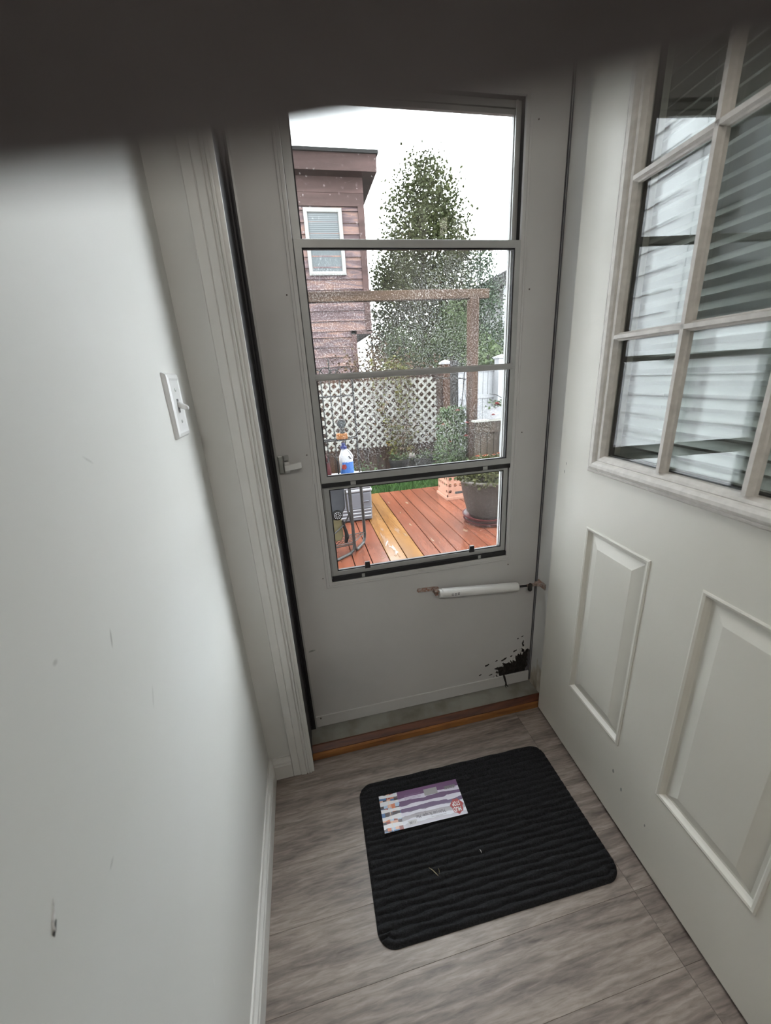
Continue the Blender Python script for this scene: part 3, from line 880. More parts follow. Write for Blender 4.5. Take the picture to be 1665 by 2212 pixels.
def card_mat():
    """Printed sleeve: torn purple and white stripes, a strip of small pictures at one end (flat print)."""
    m, nt, N, L, P = new_mat('printed_card')
    P.inputs['Roughness'].default_value = 0.28
    tc = N.new('ShaderNodeTexCoord'); sx = N.new('ShaderNodeSeparateXYZ')
    L.new(tc.outputs['Object'], sx.inputs[0])
    no = N.new('ShaderNodeTexNoise'); no.inputs['Scale'].default_value = 28; no.inputs['Detail'].default_value = 4
    mp = N.new('ShaderNodeMapping'); mp.inputs['Scale'].default_value = (0.6, 2.5, 1)
    L.new(tc.outputs['Object'], mp.inputs[0]); L.new(mp.outputs[0], no.inputs['Vector'])

    def math_(op, a, b_=None, c=None):
        n_ = N.new('ShaderNodeMath'); n_.operation = op
        for i, v in enumerate((a, b_, c)):
            if v is None: continue
            if isinstance(v, (int, float)): n_.inputs[i].default_value = v
            else: L.new(v, n_.inputs[i])
        return n_.outputs[0]

    def mix(fac, a, b_):
        n_ = N.new('ShaderNodeMix'); n_.data_type = 'RGBA'
        L.new(fac, n_.inputs['Factor']) if not isinstance(fac, float) else setattr(n_.inputs['Factor'], 'default_value', fac)
        for nm, v in (('A', a), ('B', b_)):
            if isinstance(v, tuple): n_.inputs[nm].default_value = v
            else: L.new(v, n_.inputs[nm])
        return n_.outputs['Result']
    X, Y = sx.outputs['X'], sx.outputs['Y']
    yw = math_('ADD', Y, math_('MULTIPLY', math_('SUBTRACT', no.outputs['Fac'], .5), .018))
    st_ = math_('SINE', math_('MULTIPLY', yw, 2 * math.pi / 0.0215))
    stripe = math_('GREATER_THAN', st_, 0.12)
    grad = N.new('ShaderNodeMapRange'); grad.inputs[1].default_value = -.052; grad.inputs[2].default_value = .052
    L.new(Y, grad.inputs[0])
    dark = N.new('ShaderNodeValToRGB')          # ink of the dark stripes from lower edge to upper edge
    dark.color_ramp.elements[0].position = 0.0; dark.color_ramp.elements[0].color = rgb(190, 186, 200)
    dark.color_ramp.elements[1].position = 1.0; dark.color_ramp.elements[1].color = rgb(104, 62, 108)
    e_ = dark.color_ramp.elements.new(.28); e_.color = rgb(158, 152, 160)
    e_ = dark.color_ramp.elements.new(.42); e_.color = rgb(84, 52, 100)
    L.new(grad.outputs[0], dark.inputs[0])
    light = N.new('ShaderNodeValToRGB')
    light.color_ramp.elements[0].position = 0.1; light.color_ramp.elements[0].color = rgb(214, 215, 226)
    light.color_ramp.elements[1].position = .9; light.color_ramp.elements[1].color = rgb(206, 196, 216)
    L.new(grad.outputs[0], light.inputs[0])
    toppur = math_('GREATER_THAN', yw, 0.040)
    body = mix(math_('MAXIMUM', math_('SUBTRACT', 1.0, stripe), toppur), light.outputs[0], dark.outputs[0])
    # picture strip, 11 by 6 small cells
    ck_ = N.new('ShaderNodeTexWhiteNoise'); ck_.noise_dimensions = '2D'
    cmb = N.new('ShaderNodeCombineXYZ')
    L.new(math_('FLOOR', math_('MULTIPLY', X, 1 / .0115)), cmb.inputs[0]); L.new(math_('FLOOR', math_('MULTIPLY', Y, 1 / .0125)), cmb.inputs[1])
    L.new(cmb.outputs[0], ck_.inputs['Vector'])
    pr = N.new('ShaderNodeValToRGB'); pr.color_ramp.interpolation = 'CONSTANT'
    cols = [rgb(70, 110, 160), rgb(205, 120, 84), rgb(60, 50, 58), rgb(140, 60, 52), rgb(170, 190, 214), rgb(218, 170, 150), rgb(96, 84, 92)]
    pr.color_ramp.elements[0].color = cols[0]; pr.color_ramp.elements[1].position = 1 / 7; pr.color_ramp.elements[1].color = cols[1]
    for i in range(2, 7):
        e_ = pr.color_ramp.elements.new(i / 7); e_.color = cols[i]
    L.new(ck_.outputs['Value'], pr.inputs[0])
    strip = mix(stripe, pr.outputs[0], rgb(222, 221, 226))
    instrip = math_('LESS_THAN', math_('ADD', X, math_('MULTIPLY', no.outputs['Fac'], .01)), -0.063)
    col_ = mix(instrip, body, strip)
    seam = math_('LESS_THAN', math_('ABSOLUTE', math_('ADD', X, .0985)), .0006)
    col_ = mix(seam, col_, rgb(230, 214, 190))
    L.new(col_, P.inputs['Base Color'])
    return m


kc = Vector((0.29575, -0.3437, 0.0142))
kx = Vector((0.4213 - 0.1715, -0.2957 + 0.2871, 0)).normalized()
ka = math.atan2(kx.y, kx.x)
cd = thing('label_card', 'purple and white striped cardboard label lying on the black doormat', 'label', kc, (0, 0, ka))
MB().box(-.1250, .1250, -.0530, .0530, 0, .0011).build('card', card_mat(), cd, local=True)
inkw = mat('white_ink', (0.82, 0.81, 0.84, 1), 0.4)
inkr = mat('red_ink', rgb(168, 40, 46), 0.4, 0.2, 120)
inkk = mat('grey_black_ink', rgb(58, 50, 66), 0.4)
inkg = mat('grey_ink', rgb(150, 146, 150), 0.4)
sp_ = [(0.101 + (0.0185 + .002 * math.sin(5 * t) + .0012 * math.sin(11 * t)) * math.cos(t), -.026 + (0.0215 + .002 * math.sin(7 * t)) * math.sin(t)) for t in [2 * math.pi * k / 40 for k in range(40)]]
sp_ = [(min(x, .1245), y) for x, y in sp_]
MB().prism(sp_, .0011, .0013, 'Z').build('red_splat', inkr, cd, local=True)
R180 = (0, 0, math.pi)
lettering('STOP', .0175, (0.1000, -.0185, .0014), R180, inkw, cd, sx=.56, bold=.0003)
lettering('MUD', .0175, (0.0990, -.0345, .0014), R180, inkw, cd, sx=.62, bold=.0003)
lettering('Multi-use Scraper Mat', .0125, (0.0180, -.0300, .0013), R180, inkk, cd, sx=.80)
lettering('11.00', .0085, (-.0400, -.0420, .0015), R180, inkk, cd)
MB().box(-.0530, -.0270, -.0480, -.0355, .0011, .0013).build('price_tag', mat('price_paper', rgb(196, 194, 198), .5), cd, local=True)
t_ = MB()
for i in range(24):
    t_.box(.0180 + i * .0019, .0180 + i * .0019 + .0012, -.0405, -.0388, .0011, .00125)
t_.build('fine_print', inkg, cd, local=True)
bx = MB(); bx.box(.0150, .0570, .0235, .0430, .0011, .0013)
bx.build('ink_box', inkg, cd, local=True, bevel=.0)
t_ = MB()
for i in range(14):
    t_.box(.080 + i * .0026, .080 + i * .0026 + .0014 + .0006 * (i % 3), .0285, .0385, .0011, .00125)
t_.build('barcode', mat('barcode_grey', rgb(112, 108, 112), .5), cd, local=True)
t_ = MB()
for k in range(4):
    for i in range(16):
        t_.box(-.048 + i * .0032, -.048 + i * .0032 + .0022, .0250 + k * .0036, .0250 + k * .0036 + .0013, .0011, .00125)
t_.build('fine_print', mat('pale_violet_ink', rgb(140, 108, 146), .5), cd, local=True)
# bits on the mat
def plane_pt(x, y):
    return mcen + mx_dir * x + my_dir * y
for (nm, lab, c, m_, pts, r_) in [
        ('grass_stem', 'pale bent grass stem lying on the black doormat', 'stem', 'crumb', [(0.265, -0.500), (0.272, -0.507), (0.279, -0.517), (0.283, -0.523)], .0009),
        ('grass_stem', 'short thin grass bit beside the bent stem on the doormat', 'stem', 'crumb', [(0.288, -0.506), (0.289, -0.512), (0.287, -0.520)], .0005),
        ('lint_speck', 'small white shred of paper on the middle of the doormat', 'paper scrap', 'crumb_white', [(0.4120, -0.494), (0.4135, -0.499), (0.4130, -0.503)], .0011)]:
    o = MB().tube([(x, y, .0132) for x, y in pts], [r_ * .5] + [r_] * (len(pts) - 2) + [r_ * .4], 6).build(nm, MT[m_])
    tag(o, lab, c)

# ================================================================== FILL LAMP added out of view behind the viewer to brighten the hall
la = thing('fill_light', 'added fill light shaped as a round flush ceiling dome in the hall', 'fill light', (-0.012, -2.3, ZC))
MB().lathe((-0.012, -2.3, ZC), [(.132, -.03), (.136, 0)], 32).build('base_ring', MT['storm_metal'], la)
em, nt_, N_, L_, P_ = new_mat('fill_lamp_dome')
P_.inputs['Emission Color'].default_value = (1, 0.93, 0.84, 1)
P_.inputs['Emission Strength'].default_value = FILL_LAMP
MB().lathe((-0.012, -2.3, ZC), [(.02, -.105), (.07, -.098), (.105, -.075), (.122, -.045), (.126, -.03)], 32).build('dome', em, la, smooth=True)

# ================================================================== HAND across the lens (dark glove)
def cw(u, v, d):
    """metres right, up and ahead of the lens"""
    return CAM + RIGHT * u + UP * v + FWD * d


def hand():
    V, E, Rr = [], [], []

    def chain(pts, start=None):
        prev = start
        for (u, v, d, r_) in pts:
            t_ = math.radians(5.2 + (0.07 if u > -3 else 0.17) * max(-30, min(30, u)) + (0 if u > -3 else 0.3))
            v, d = v * math.cos(t_) + d * math.sin(t_), d * math.cos(t_) - v * math.sin(t_)
            V.append(cw(u * .001, v * .001, d * .001)); Rr.append(r_ * .001)
            if prev is not None:
                E.append((prev, len(V) - 1))
            prev = len(V) - 1
        return prev
    # forearm and wrist rise to the upper left behind the lens; fingers run to the right above it
    wrist = chain([(-92, 40, -330, 42), (-100, 52, -230, 39), (-106, 60, -130, 33), (-106, 62, -62, 27)])
    palm = chain([(-94, 52, -22, 26), (-66, 41, 0, 24)], wrist)
    HAND_I = chain([(-46, 20, 5, 11.5), (-28, 15.6, 6.2, 9.4), (-12, 14.4, 6.6, 8.6), (4, 15.4, 6.6, 8.2), (18, 17.6, 6.2, 7.6), (30, 20.2, 5.6, 6.2)], palm)
    chain([(-42, 36, 8, 11), (-22, 33, 12, 9.4), (0, 33, 13, 8.8), (16, 34.5, 10, 8.2), (30, 37, 5, 7.4), (38, 39, 0, 6)], palm)
    chain([(-44, 54, 4, 11), (-26, 52, 8, 9), (-6, 52, 9, 8.4), (10, 53.5, 6, 7.8), (22, 55.5, 0, 7), (28, 57, -6, 5.6)], palm)
    chain([(-50, 70, -4, 10), (-36, 69, 0, 8), (-20, 69, 0, 7.2), (-8, 70, -4, 6.6), (0, 71.5, -10, 5.2)], palm)
    chain([(-74, 26, -26, 13), (-52, 22, -34, 11), (-32, 21, -36, 9.6), (-16, 22, -34, 8.4), (-6, 23, -32, 6.6)], palm)
    me = bpy.data.meshes.new('hand')
    o0 = CAM.copy()
    me.from_pydata([tuple(v - o0) for v in V], E, [])
    o = bpy.data.objects.new('hand', me)
    o.location = o0
    COL.objects.link(o)
    sk_ = o.modifiers.new('skin', 'SKIN')
    sk_.use_smooth_shade = True
    for i, r_ in enumerate(Rr):
        me.skin_vertices[0].data[i].radius = (r_, r_)
    me.skin_vertices[0].data[palm].use_root = True
    sub = o.modifiers.new('subdivision', 'SUBSURF'); sub.levels = 2; sub.render_levels = 2
    me.materials.append(MT['glove'])
    return tag(o, 'dark gloved hand held close, blurred, along the top of the view', 'hand')


hand()

# ================================================================== OUTDOORS
ZD, ZG = -0.15, -0.27
OUT_DIM = 0.30  # darkens outdoor base colours to stand in for a dimmer outdoor exposure
DS = 0.14       # gloss of things outdoors        


def dim_out(c):  # base colour dimmed in place of lower outdoor light
    return tuple(v * OUT_DIM for v in c[:3]) + (1,)


MT['deck'] = wood_mat('wet_red_deck_wood', dim_out(rgb(166, 100, 76)), dim_out(rgb(128, 72, 52)), 'Y', 5.0, 0.22, 0.25, 4.0, 0.10, spec=0.35)
MT['deck_gold'] = wood_mat('wet_golden_deck_wood', dim_out(rgb(178, 130, 78)), dim_out(rgb(140, 94, 50)), 'Y', 5.0, 0.16, 0.25, 4.0, 0.06, spec=0.35)
MT['soil'] = mat('dark_soil', dim_out((0.035, 0.028, 0.02)), 0.95, 0.5, 9, spec=DS)
MT['grass'] = leaf_mat('lawn_grass', dim_out((0.050, 0.120, 0.030)), dim_out((0.11, 0.22, 0.055)), scale=6)
MT['lawn'] = mat('lawn_ground', dim_out((0.025, 0.05, 0.015)), 0.95, 0.5, 12, spec=DS)
MT['lattice'] = mat('white_plastic_lattice', dim_out((0.54, 0.54, 0.49)), 0.45, 0.12, 6, spec=DS)
MT['fence'] = wood_mat('brown_fence_wood', dim_out(rgb(92, 66, 50)), dim_out(rgb(54, 38, 30)), 'Z', 5.0, 0.8, 0.3, 5.0, 0.2, spec=DS)
MT['grey_wood'] = wood_mat('grey_weathered_wood', dim_out(rgb(92, 80, 66)), dim_out(rgb(56, 48, 40)), 'Z', 5.0, 0.8, 0.3, 5.0, 0.15, spec=DS)
MT['post'] = wood_mat('brown_post_wood', dim_out(rgb(96, 72, 56)), dim_out(rgb(60, 44, 36)), 'Z', 5.0, 0.75, 0.3, 5.0, 0.1, spec=DS)
MT['beam'] = wood_mat('brown_beam_wood', dim_out(rgb(104, 80, 60)), dim_out(rgb(64, 48, 38)), 'X', 5.0, 0.75, 0.3, 5.0, 0.1, spec=DS)
MT['siding'] = wood_mat('brown_lap_siding', dim_out(rgb(148, 116, 104)), dim_out(rgb(80, 57, 54)), 'X', 5.0, 0.7, 0.3, 9.0, 0.14, c3=dim_out(rgb(112, 95, 99)), spec=DS)
MT['fascia'] = wood_mat('brown_fascia', dim_out(rgb(100, 76, 73)), dim_out(rgb(70, 51, 48)), 'X', 3.0, 0.7, 0.2, 5.0, 0.1, spec=DS)
MT['roof'] = mat('dark_roofing', dim_out((0.05, 0.05, 0.05)), 0.9, 0.4, 30, spec=DS)
MT['white_vinyl'] = mat('white_fence_vinyl', dim_out((0.58, 0.59, 0.62)), 0.4, 0.05, 4, spec=DS)
MT['win_trim'] = mat('white_window_trim', dim_out((0.42, 0.42, 0.40)), 0.5, 0.1, 8, spec=DS)
MT['win_glass'] = mat('dim_window_glass', dim_out((0.13, 0.15, 0.16)), 0.35, spec=DS)
MT['blind_far'] = mat('pale_window_blind', dim_out((0.20, 0.22, 0.23)), 0.6, spec=DS)
MT['black_rod'] = mat('black_wire', dim_out((0.020, 0.019, 0.019)), 0.5, spec=DS)
MT['tube_grey'] = mat('grey_steel_tube', dim_out((0.16, 0.155, 0.15)), 0.4, 0.4, 40, metal=0.5, spec=DS)
MT['cooler'] = mat('grey_cooler_plastic', dim_out((0.36, 0.36, 0.41)), 0.45, 0.08, 6, spec=DS)
MT['cooler_lid'] = mat('white_cooler_lid', dim_out((0.75, 0.75, 0.80)), 0.4, spec=DS)
MT['crate'] = mat('peach_crate_plastic', dim_out((0.95, 0.50, 0.36)), 0.45, 0.1, 9, spec=DS)
MT['pot'] = mat('brown_resin_pot', dim_out((0.105, 0.075, 0.062)), 0.5, 0.3, 12, spec=DS)
MT['pot_rim'] = mat('worn_pot_rim', dim_out((0.24, 0.21, 0.19)), 0.45, spec=DS)
MT['saucer'] = mat('dark_red_saucer', dim_out((0.16, 0.022, 0.026)), 0.35, spec=DS)
MT['orange'] = mat('orange_petals', dim_out((0.62, 0.13, 0.035)), 0.6, 0.3, 60, spec=DS)
MT['pinkish'] = mat('coral_petals', dim_out((0.62, 0.13, 0.11)), 0.6, 0.3, 60, spec=DS)
MT['red'] = mat('red_petals', dim_out((0.55, 0.06, 0.07)), 0.6, 0.3, 60, spec=DS)
MT['yellow'] = mat('yellow_petals', dim_out((0.55, 0.34, 0.05)), 0.6, spec=DS)
MT['bark'] = mat('dark_bark', dim_out((0.035, 0.028, 0.024)), 0.9, 0.5, 14, stretch=(1, 1, .2), spec=DS)
MT['pear'] = leaf_mat('pear_leaves', dim_out((0.032, 0.042, 0.012)), dim_out((0.078, 0.092, 0.030)), dim_out((0.22, 0.10, 0.045)), scale=1.6)
MT['spruce'] = leaf_mat('evergreen_leaves', dim_out((0.040, 0.070, 0.042)), dim_out((0.11, 0.165, 0.09)), scale=3.0)
MT['bush'] = leaf_mat('bush_leaves', dim_out((0.055, 0.085, 0.038)), dim_out((0.14, 0.19, 0.08)), scale=3.0)
MT['autumn'] = leaf_mat('autumn_leaves', dim_out((0.075, 0.045, 0.026)), dim_out((0.15, 0.095, 0.05)), scale=3.0)
MT['vine'] = leaf_mat('vine_leaves', dim_out((0.10, 0.12, 0.025)), dim_out((0.24, 0.22, 0.055)), scale=6.0)
MT['rose'] = leaf_mat('rose_leaves', dim_out((0.050, 0.095, 0.038)), dim_out((0.16, 0.24, 0.10)), scale=7.0)
MT['mum'] = leaf_mat('mum_leaves', dim_out((0.050, 0.070, 0.020)), dim_out((0.16, 0.16, 0.05)), scale=16.0)
MT['maroon'] = mat('maroon_enamel', dim_out((0.16, 0.045, 0.05)), 0.35, 0.1, 5, spec=DS)
MT['bin'] = mat('blue_grey_plastic', dim_out((0.15, 0.16, 0.18)), 0.5, 0.15, 8, spec=DS)
MT['jug'] = mat('white_jug_plastic', dim_out((0.9, 0.91, 0.95)), 0.35, spec=DS)
MT['jug_blue'] = mat('blue_jug_label', dim_out((0.08, 0.28, 0.85)), 0.4, spec=DS)
MT['cap_blue'] = mat('dark_blue_cap', dim_out((0.03, 0.05, 0.26)), 0.4, spec=DS)
MT['label_red'] = mat('red_label_patch', dim_out((0.5, 0.06, 0.04)), 0.5, spec=DS)
MT['cream'] = mat('cream_plastic', dim_out((0.34, 0.30, 0.17)), 0.5, 0.2, 14, spec=DS)
MT['orange_plastic'] = mat('orange_plastic', dim_out((0.50, 0.20, 0.05)), 0.5, spec=DS)
MT['teal_glass'] = mat('pale_teal_glass', dim_out((0.20, 0.42, 0.38)), 0.15, spec=DS)

# ground
gd = struct(MB().box(-9, 26, 0.05, 40, ZG - .4, ZG).build('ground', MT['soil']))
lw_ = struct(MB().box(-1.2, 6.0, 3.62, 5.0, ZG - .02, ZG + .03).build('lawn', MT['lawn']))


def blades(name, n, x0, x1, y0, y1, z, h, m, parent=None):
    x = RNG.uniform(x0, x1, n); y = RNG.uniform(y0, y1, n); a = RNG.uniform(0, 2 * math.pi, n)
    hh = RNG.uniform(.6, 1.2, n) * h; w = .006
    dx, dy = np.cos(a) * w, np.sin(a) * w
    lx, ly = RNG.normal(0, .4, n) * hh, RNG.normal(0, .4, n) * hh
    v = np.empty((n, 3, 3))
    v[:, 0] = np.stack([x - dx, y - dy, np.full(n, z)], 1)
    v[:, 1] = np.stack([x + dx, y + dy, np.full(n, z)], 1)
    v[:, 2] = np.stack([x + lx, y + ly, z + hh], 1)
    b_ = MB(); b_.v = [tuple(p) for p in v.reshape(-1, 3)]; b_.f = [(3 * i, 3 * i + 1, 3 * i + 2) for i in range(n)]
    o = b_.build(name, m, parent)
    return tag(o, kind='stuff')


o = blades('lawn_grass', 9000, 0.2, 3.6, 3.62, 4.75, ZG + .03, .07, MT['grass'])
tag(o, 'short green lawn grass between the deck and the fence', 'grass')

# deck: boards run away from the house, two of them golden
dk = structure('deck', (0.9, 1.8, ZD), label='wet wooden deck of red brown boards')
DY0, DY1 = 0.06, 3.60
skew = 0.012
for k in range(-13, 17):
    x0 = 0.793 + 0.1425 * k
    x1 = x0 + 0.1425 - .006
    m_ = MT['deck_gold'] if k in (-1, 0) else MT['deck']
    b_ = MB()
    vs = []
    for (y, s_) in ((DY0, -skew * .8), (DY1, skew * 1.2)):
        vs += [(x0 + s_, y, ZD - .028), (x1 + s_, y, ZD - .028), (x1 + s_, y, ZD), (x0 + s_, y, ZD)]
    b_.add(vs, [(0, 3, 2, 1), (4, 5, 6, 7), (0, 1, 5, 4), (1, 2, 6, 5), (2, 3, 7, 6), (3, 0, 4, 7)])
    bo = b_.build('deck_board', m_, dk, bevel=0.003)
    if k in (-1, 0): tag(bo, 'golden brown board')
MB().box(-1.2, 3.25, DY1 - .04, DY1, ZG, ZD - .03).build('rim_joist', MT['deck'], dk)
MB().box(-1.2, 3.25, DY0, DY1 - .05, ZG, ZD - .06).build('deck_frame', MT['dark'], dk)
wet = new_mat('rain_water'); wet[4].inputs['Base Color'].default_value = (0.12, 0.075, 0.05, 1); wet[4].inputs['Roughness'].default_value = 0.03
wet[4].inputs['Specular IOR Level'].default_value = 0.6
pdl = MB()
for (x, y, a, bq) in [(0.70, 2.04, .034, .20), (0.730, 1.78, .026, .13), (0.86, 2.26, .02, .10), (0.905, 2.12, .016, .06), (0.725, 2.32, .014, .05), (1.02, 2.36, .014, .04), (1.10, 1.92, .012, .05), (1.46, 2.03, .026, .035),
                      (1.02, 2.75, .010, .03), (1.18, 3.05, .02, .05), (0.98, 3.15, .014, .04), (0.60, 1.70, .022, .012)]:
    n_ = 18
    pts = []
    for t in range(n_):
        an = 2 * math.pi * t / n_
        rr = random.uniform(.30, 1.25)
        pts.append((x + a * rr * math.cos(an), y + bq * rr * math.sin(an)))
    pdl.prism(pts, ZD + .0002, ZD + .0016, 'Z')
tag(pdl.build('rain_puddle', wet[0], dk), 'shallow rain puddles', kind='stuff')

# white lap siding of the side wing (seen mirrored in the open door's panes)
wgs = structure('wall_side', (-0.12, 0.65, 0), label='white lap sided wall of the wing left of the deck')
MB().box(-1.6, -0.135, 0.05, 1.26, ZG, 3.4).build('wall_core', MT['siding_white'], wgs)
sme = None
for i in range(36):
    z0 = -0.25 + i * 0.1016
    b_ = MB(); b_.add([(-.0145 + 0, 0.055, 0), (-.0145, 1.22, 0), (0.0015, 1.22, 0), (0.0015, 0.055, 0), (-.0145, .055, .1016), (-.0145, 1.22, .1016), (-.010, 1.22, .1016), (-.010, .055, .1016)],
                      [(0, 3, 2, 1), (4, 5, 6, 7), (0, 4, 7, 3), (1, 2, 6, 5), (3, 7, 6, 2), (0, 1, 5, 4)])
    if sme is None:
        o = b_.build('siding_board', MT['siding_white'], None); sme = o.data
    else:
        o = bpy.data.objects.new('siding_board', sme); COL.objects.link(o)
    o.parent = wgs
    o.location = (0, -0.65, z0)
w1 = structure('window_1', (-0.12, 0.45, 1.25), label='dark glazed window with white trim in the sided wing')
wy0, wy1, wz0_, wz1_ = 0.10, 0.795, 1.245, 2.62
b_ = MB()
for (ya, yb, za, zb) in [(wy0, wy0 + .085, wz0_, wz1_), (wy1 - .085, wy1, wz0_, wz1_), (wy0 + .085, wy1 - .085, wz1_ - .085, wz1_), (wy0 + .085, wy1 - .085, wz0_, wz0_ + .085)]:
    b_.box(-0.118, -0.098, ya, yb, za, zb)
b_.build('window_frame', MT['siding_white'], w1, bevel=.003)
b_ = MB()
for (ya, yb, za, zb) in [(wy0 + .085, wy0 + .125, wz0_ + .085, wz1_ - .085), (wy1 - .125, wy1 - .085, wz0_ + .085, wz1_ - .085), (wy0 + .125, wy1 - .125, wz0_ + .085, wz0_ + .13), (wy0 + .125, wy1 - .125, 2.30, 2.34)]:
    b_.box(-0.118, -0.108, ya, yb, za, zb)
b_.build('sash', MT['siding_white'], w1)
MB().box(-0.1182, -0.1135, wy0 + .12, wy1 - .12, wz0_ + .12, wz1_ - .09).build('pane', mat('dark_room_glass', (0.012, 0.014, 0.015, 1), 0.05, spec=0.4), w1)
MB().box(-0.20, -0.108, 1.22, 1.30, ZG, 3.4).build('corner_post', MT['siding_white'], wgs, bevel=.004)
MB().box(-0.128, -0.108, 0.052, 0.085, ZG, 3.4).build('corner_post', MT['siding_white'], wgs, bevel=.003)

# ------------------------------------------------ lattice screen, fence, posts
YL = 5.0
lt = thing('lattice_panel', 'white diamond lattice panel in front of the brown fence', 'lattice', (1.38, YL, .65))
LXa, LXb, LZa, LZb = 0.42, 2.235, 0.215, 1.205
pt_ = 0.130
hw = 0.0178
N_l = int((LXb - LXa + LZb - LZa) / pt_) + 1
for sgn, yo in ((1, 0.0), (-1, 0.008)):
    for i in range(-1, N_l + 1):
        c0 = (LXa - (LZb - LZa) + i * pt_ + .06) if sgn > 0 else (LXa + i * pt_ + .06)
        # x = c0 + sgn*(z-LZa); clip to the panel
        za, zb = LZa, LZb
        xa = c0 + sgn * 0; xb = c0 + sgn * (zb - za)
        def zx(x): return LZa + (x - c0) * sgn
        if sgn > 0:
            lo = max(LZa, zx(LXa)); hi = min(LZb, zx(LXb))
        else:
            lo = max(LZa, zx(LXb)); hi = min(LZb, zx(LXa))
        if hi - lo < .04: continue
        p0 = Vector((c0 + sgn * (lo - LZa), 0, lo)); p1 = Vector((c0 + sgn * (hi - LZa), 0, hi))
        mid_ = (p0 + p1) / 2 + Vector((0, YL + yo, 0)); d_ = (p1 - p0); l_ = d_.length; d_.normalize()
        nn = Vector((-d_.z, 0, d_.x))
        MB().obox(mid_, d_, Vector((0, 1, 0)), nn, l_ + .02, .0075, 2 * hw * .93).build('lath', MT['lattice'], lt)

fe = thing('board_fence', 'dark brown vertical board fence behind the lattice', 'fence', (1.1, 5.3, ZG))
MB().box(-1.2, 2.62, 5.345, 5.385, 0.9, .98).build('rail', MT['fence'], fe)
MB().box(-1.2, 2.62, 5.345, 5.385, 0.05, .13).build('rail', MT['fence'], fe)
for i in range(26):
    x = -1.18 + i * .145
    h = 1.30 + random.uniform(-.03, .03)
    MB().prism([(x, ZG), (x + .138, ZG), (x + .138, h - .03), (x + .11, h), (x + .028, h), (x, h - .03)], 5.32, 5.345, 'Y').build('fence_board', MT['fence'], fe)


def wpost(name, label, x, y, w, z0, z1, m, cap=None):
    t = thing(name, label, 'post', (x, y, z0))
    MB().box(x - w / 2, x + w / 2, y - w / 2, y + w / 2, z0, z1).build('shaft', m, t, bevel=.004)
    if cap:
        c = MB(); c.box(x - w * .62, x + w * .62, y - w * .62, y + w * .62, z1, z1 + .03)
        vs = [(x - w * .62, y - w * .62, z1 + .03), (x + w * .62, y - w * .62, z1 + .03), (x + w * .62, y + w * .62, z1 + .03), (x - w * .62, y + w * .62, z1 + .03), (x, y, z1 + .07)]
        c.add(vs, [(0, 1, 4), (1, 2, 4), (2, 3, 4), (3, 0, 4), (0, 3, 2, 1)])
        c.build('post_cap', cap, t)
    return t


wpost('fence_post', 'brown fence post with a white cap beside the lattice', 2.44, 5.12, .125, ZG, 1.395, MT['fence'], MT['white_vinyl'])
wpost('garden_post', 'slim black post between the lattice and the brown arbor post', 2.395, 4.62, .095, ZG, 1.43, MT['black_rod'])
arb = thing('arbor', 'brown timber arbor with one post and a long horizontal beam', 'arbor', (2.58, 4.4, ZG))
MB().box(2.52, 2.645, 4.34, 4.465, ZG, 2.19).build('post', MT['post'], arb, bevel=.005)
MB().box(-1.2, 2.80, 4.36, 4.45, 2.19, 2.305).build('beam', MT['beam'], arb, bevel=.005)
hk = thing('plant_hanger', 'thin black rod plant hanger leaning beside the black post', 'hanger', (2.46, 4.5, .4))
MB().tube([(2.07, 4.5, 1.20), (2.44, 4.48, 1.175), (2.52, 4.47, 1.16)], .007, 6).build('crossbar', MT['black_rod'], hk)
MB().tube([(2.505, 4.48, 1.34), (2.49, 4.5, 1.05), (2.445, 4.5, .60), (2.43, 4.5, .20), (2.42, 4.5, ZG)], .007, 6).build('stake', MT['black_rod'], hk)
MB().tube([(2.50, 4.47, 1.16), (2.50, 4.46, .95), (2.53, 4.45, .83), (2.56, 4.45, .78)], .005, 6).build('hook', MT['black_rod'], hk)
MB().tube([(2.47, 4.47, .72), (2.50, 4.46, .70), (2.53, 4.46, .76), (2.50, 4.47, .80)], .004, 6).build('hook', MT['black_rod'], hk)

wf = thing('vinyl_fence', 'white vinyl picket fence behind the arbor post', 'fence', (3.3, 5.9, ZG))
for i in range(26):
    x = 2.50 + i * .098
    MB().box(x, x + .090, 5.90, 5.925, ZG, 1.27).build('picket', MT['white_vinyl'], wf)
for z in (0.30, 0.78, 1.25):
    MB().box(2.45, 5.0, 5.885, 5.94, z, z + .07).build('rail', MT['white_vinyl'], wf)
wpost('vinyl_post', 'white vinyl fence post with a broad flat cap', 3.78, 5.82, .17, ZG, 1.46, MT['white_vinyl'], MT['white_vinyl'])

gt = thing('low_gate', 'low grey weathered board gate right of the arbor post', 'gate', (2.85, 4.1, ZG))
for i in range(7):
    x = 2.50 + i * .1
    if i == 4: continue
    MB().box(x, x + .088, 4.10, 4.125, ZG, .56 - .012 * (i % 2)).build('gate_board', MT['grey_wood'], gt)
MB().box(2.50, 3.25, 4.07, 4.10, .42, .58).build('rail', MT['grey_wood'], gt)
MB().box(2.47, 3.27, 4.05, 4.16, .575, .60).build('top_rail', MT['lattice'], gt)
MB().box(2.50, 3.25, 4.075, 4.10, -.12, -.04).build('rail', MT['grey_wood'], gt)
pb = thing('planter_box', 'small white planter box on top of the low gate', 'planter', (2.84, 4.1, .60))
q_ = MB(); q_.box(2.70, 2.90, 4.07, 4.15, .60, .765); q_.build('box', MT['white_vinyl'], pb, bevel=.004)


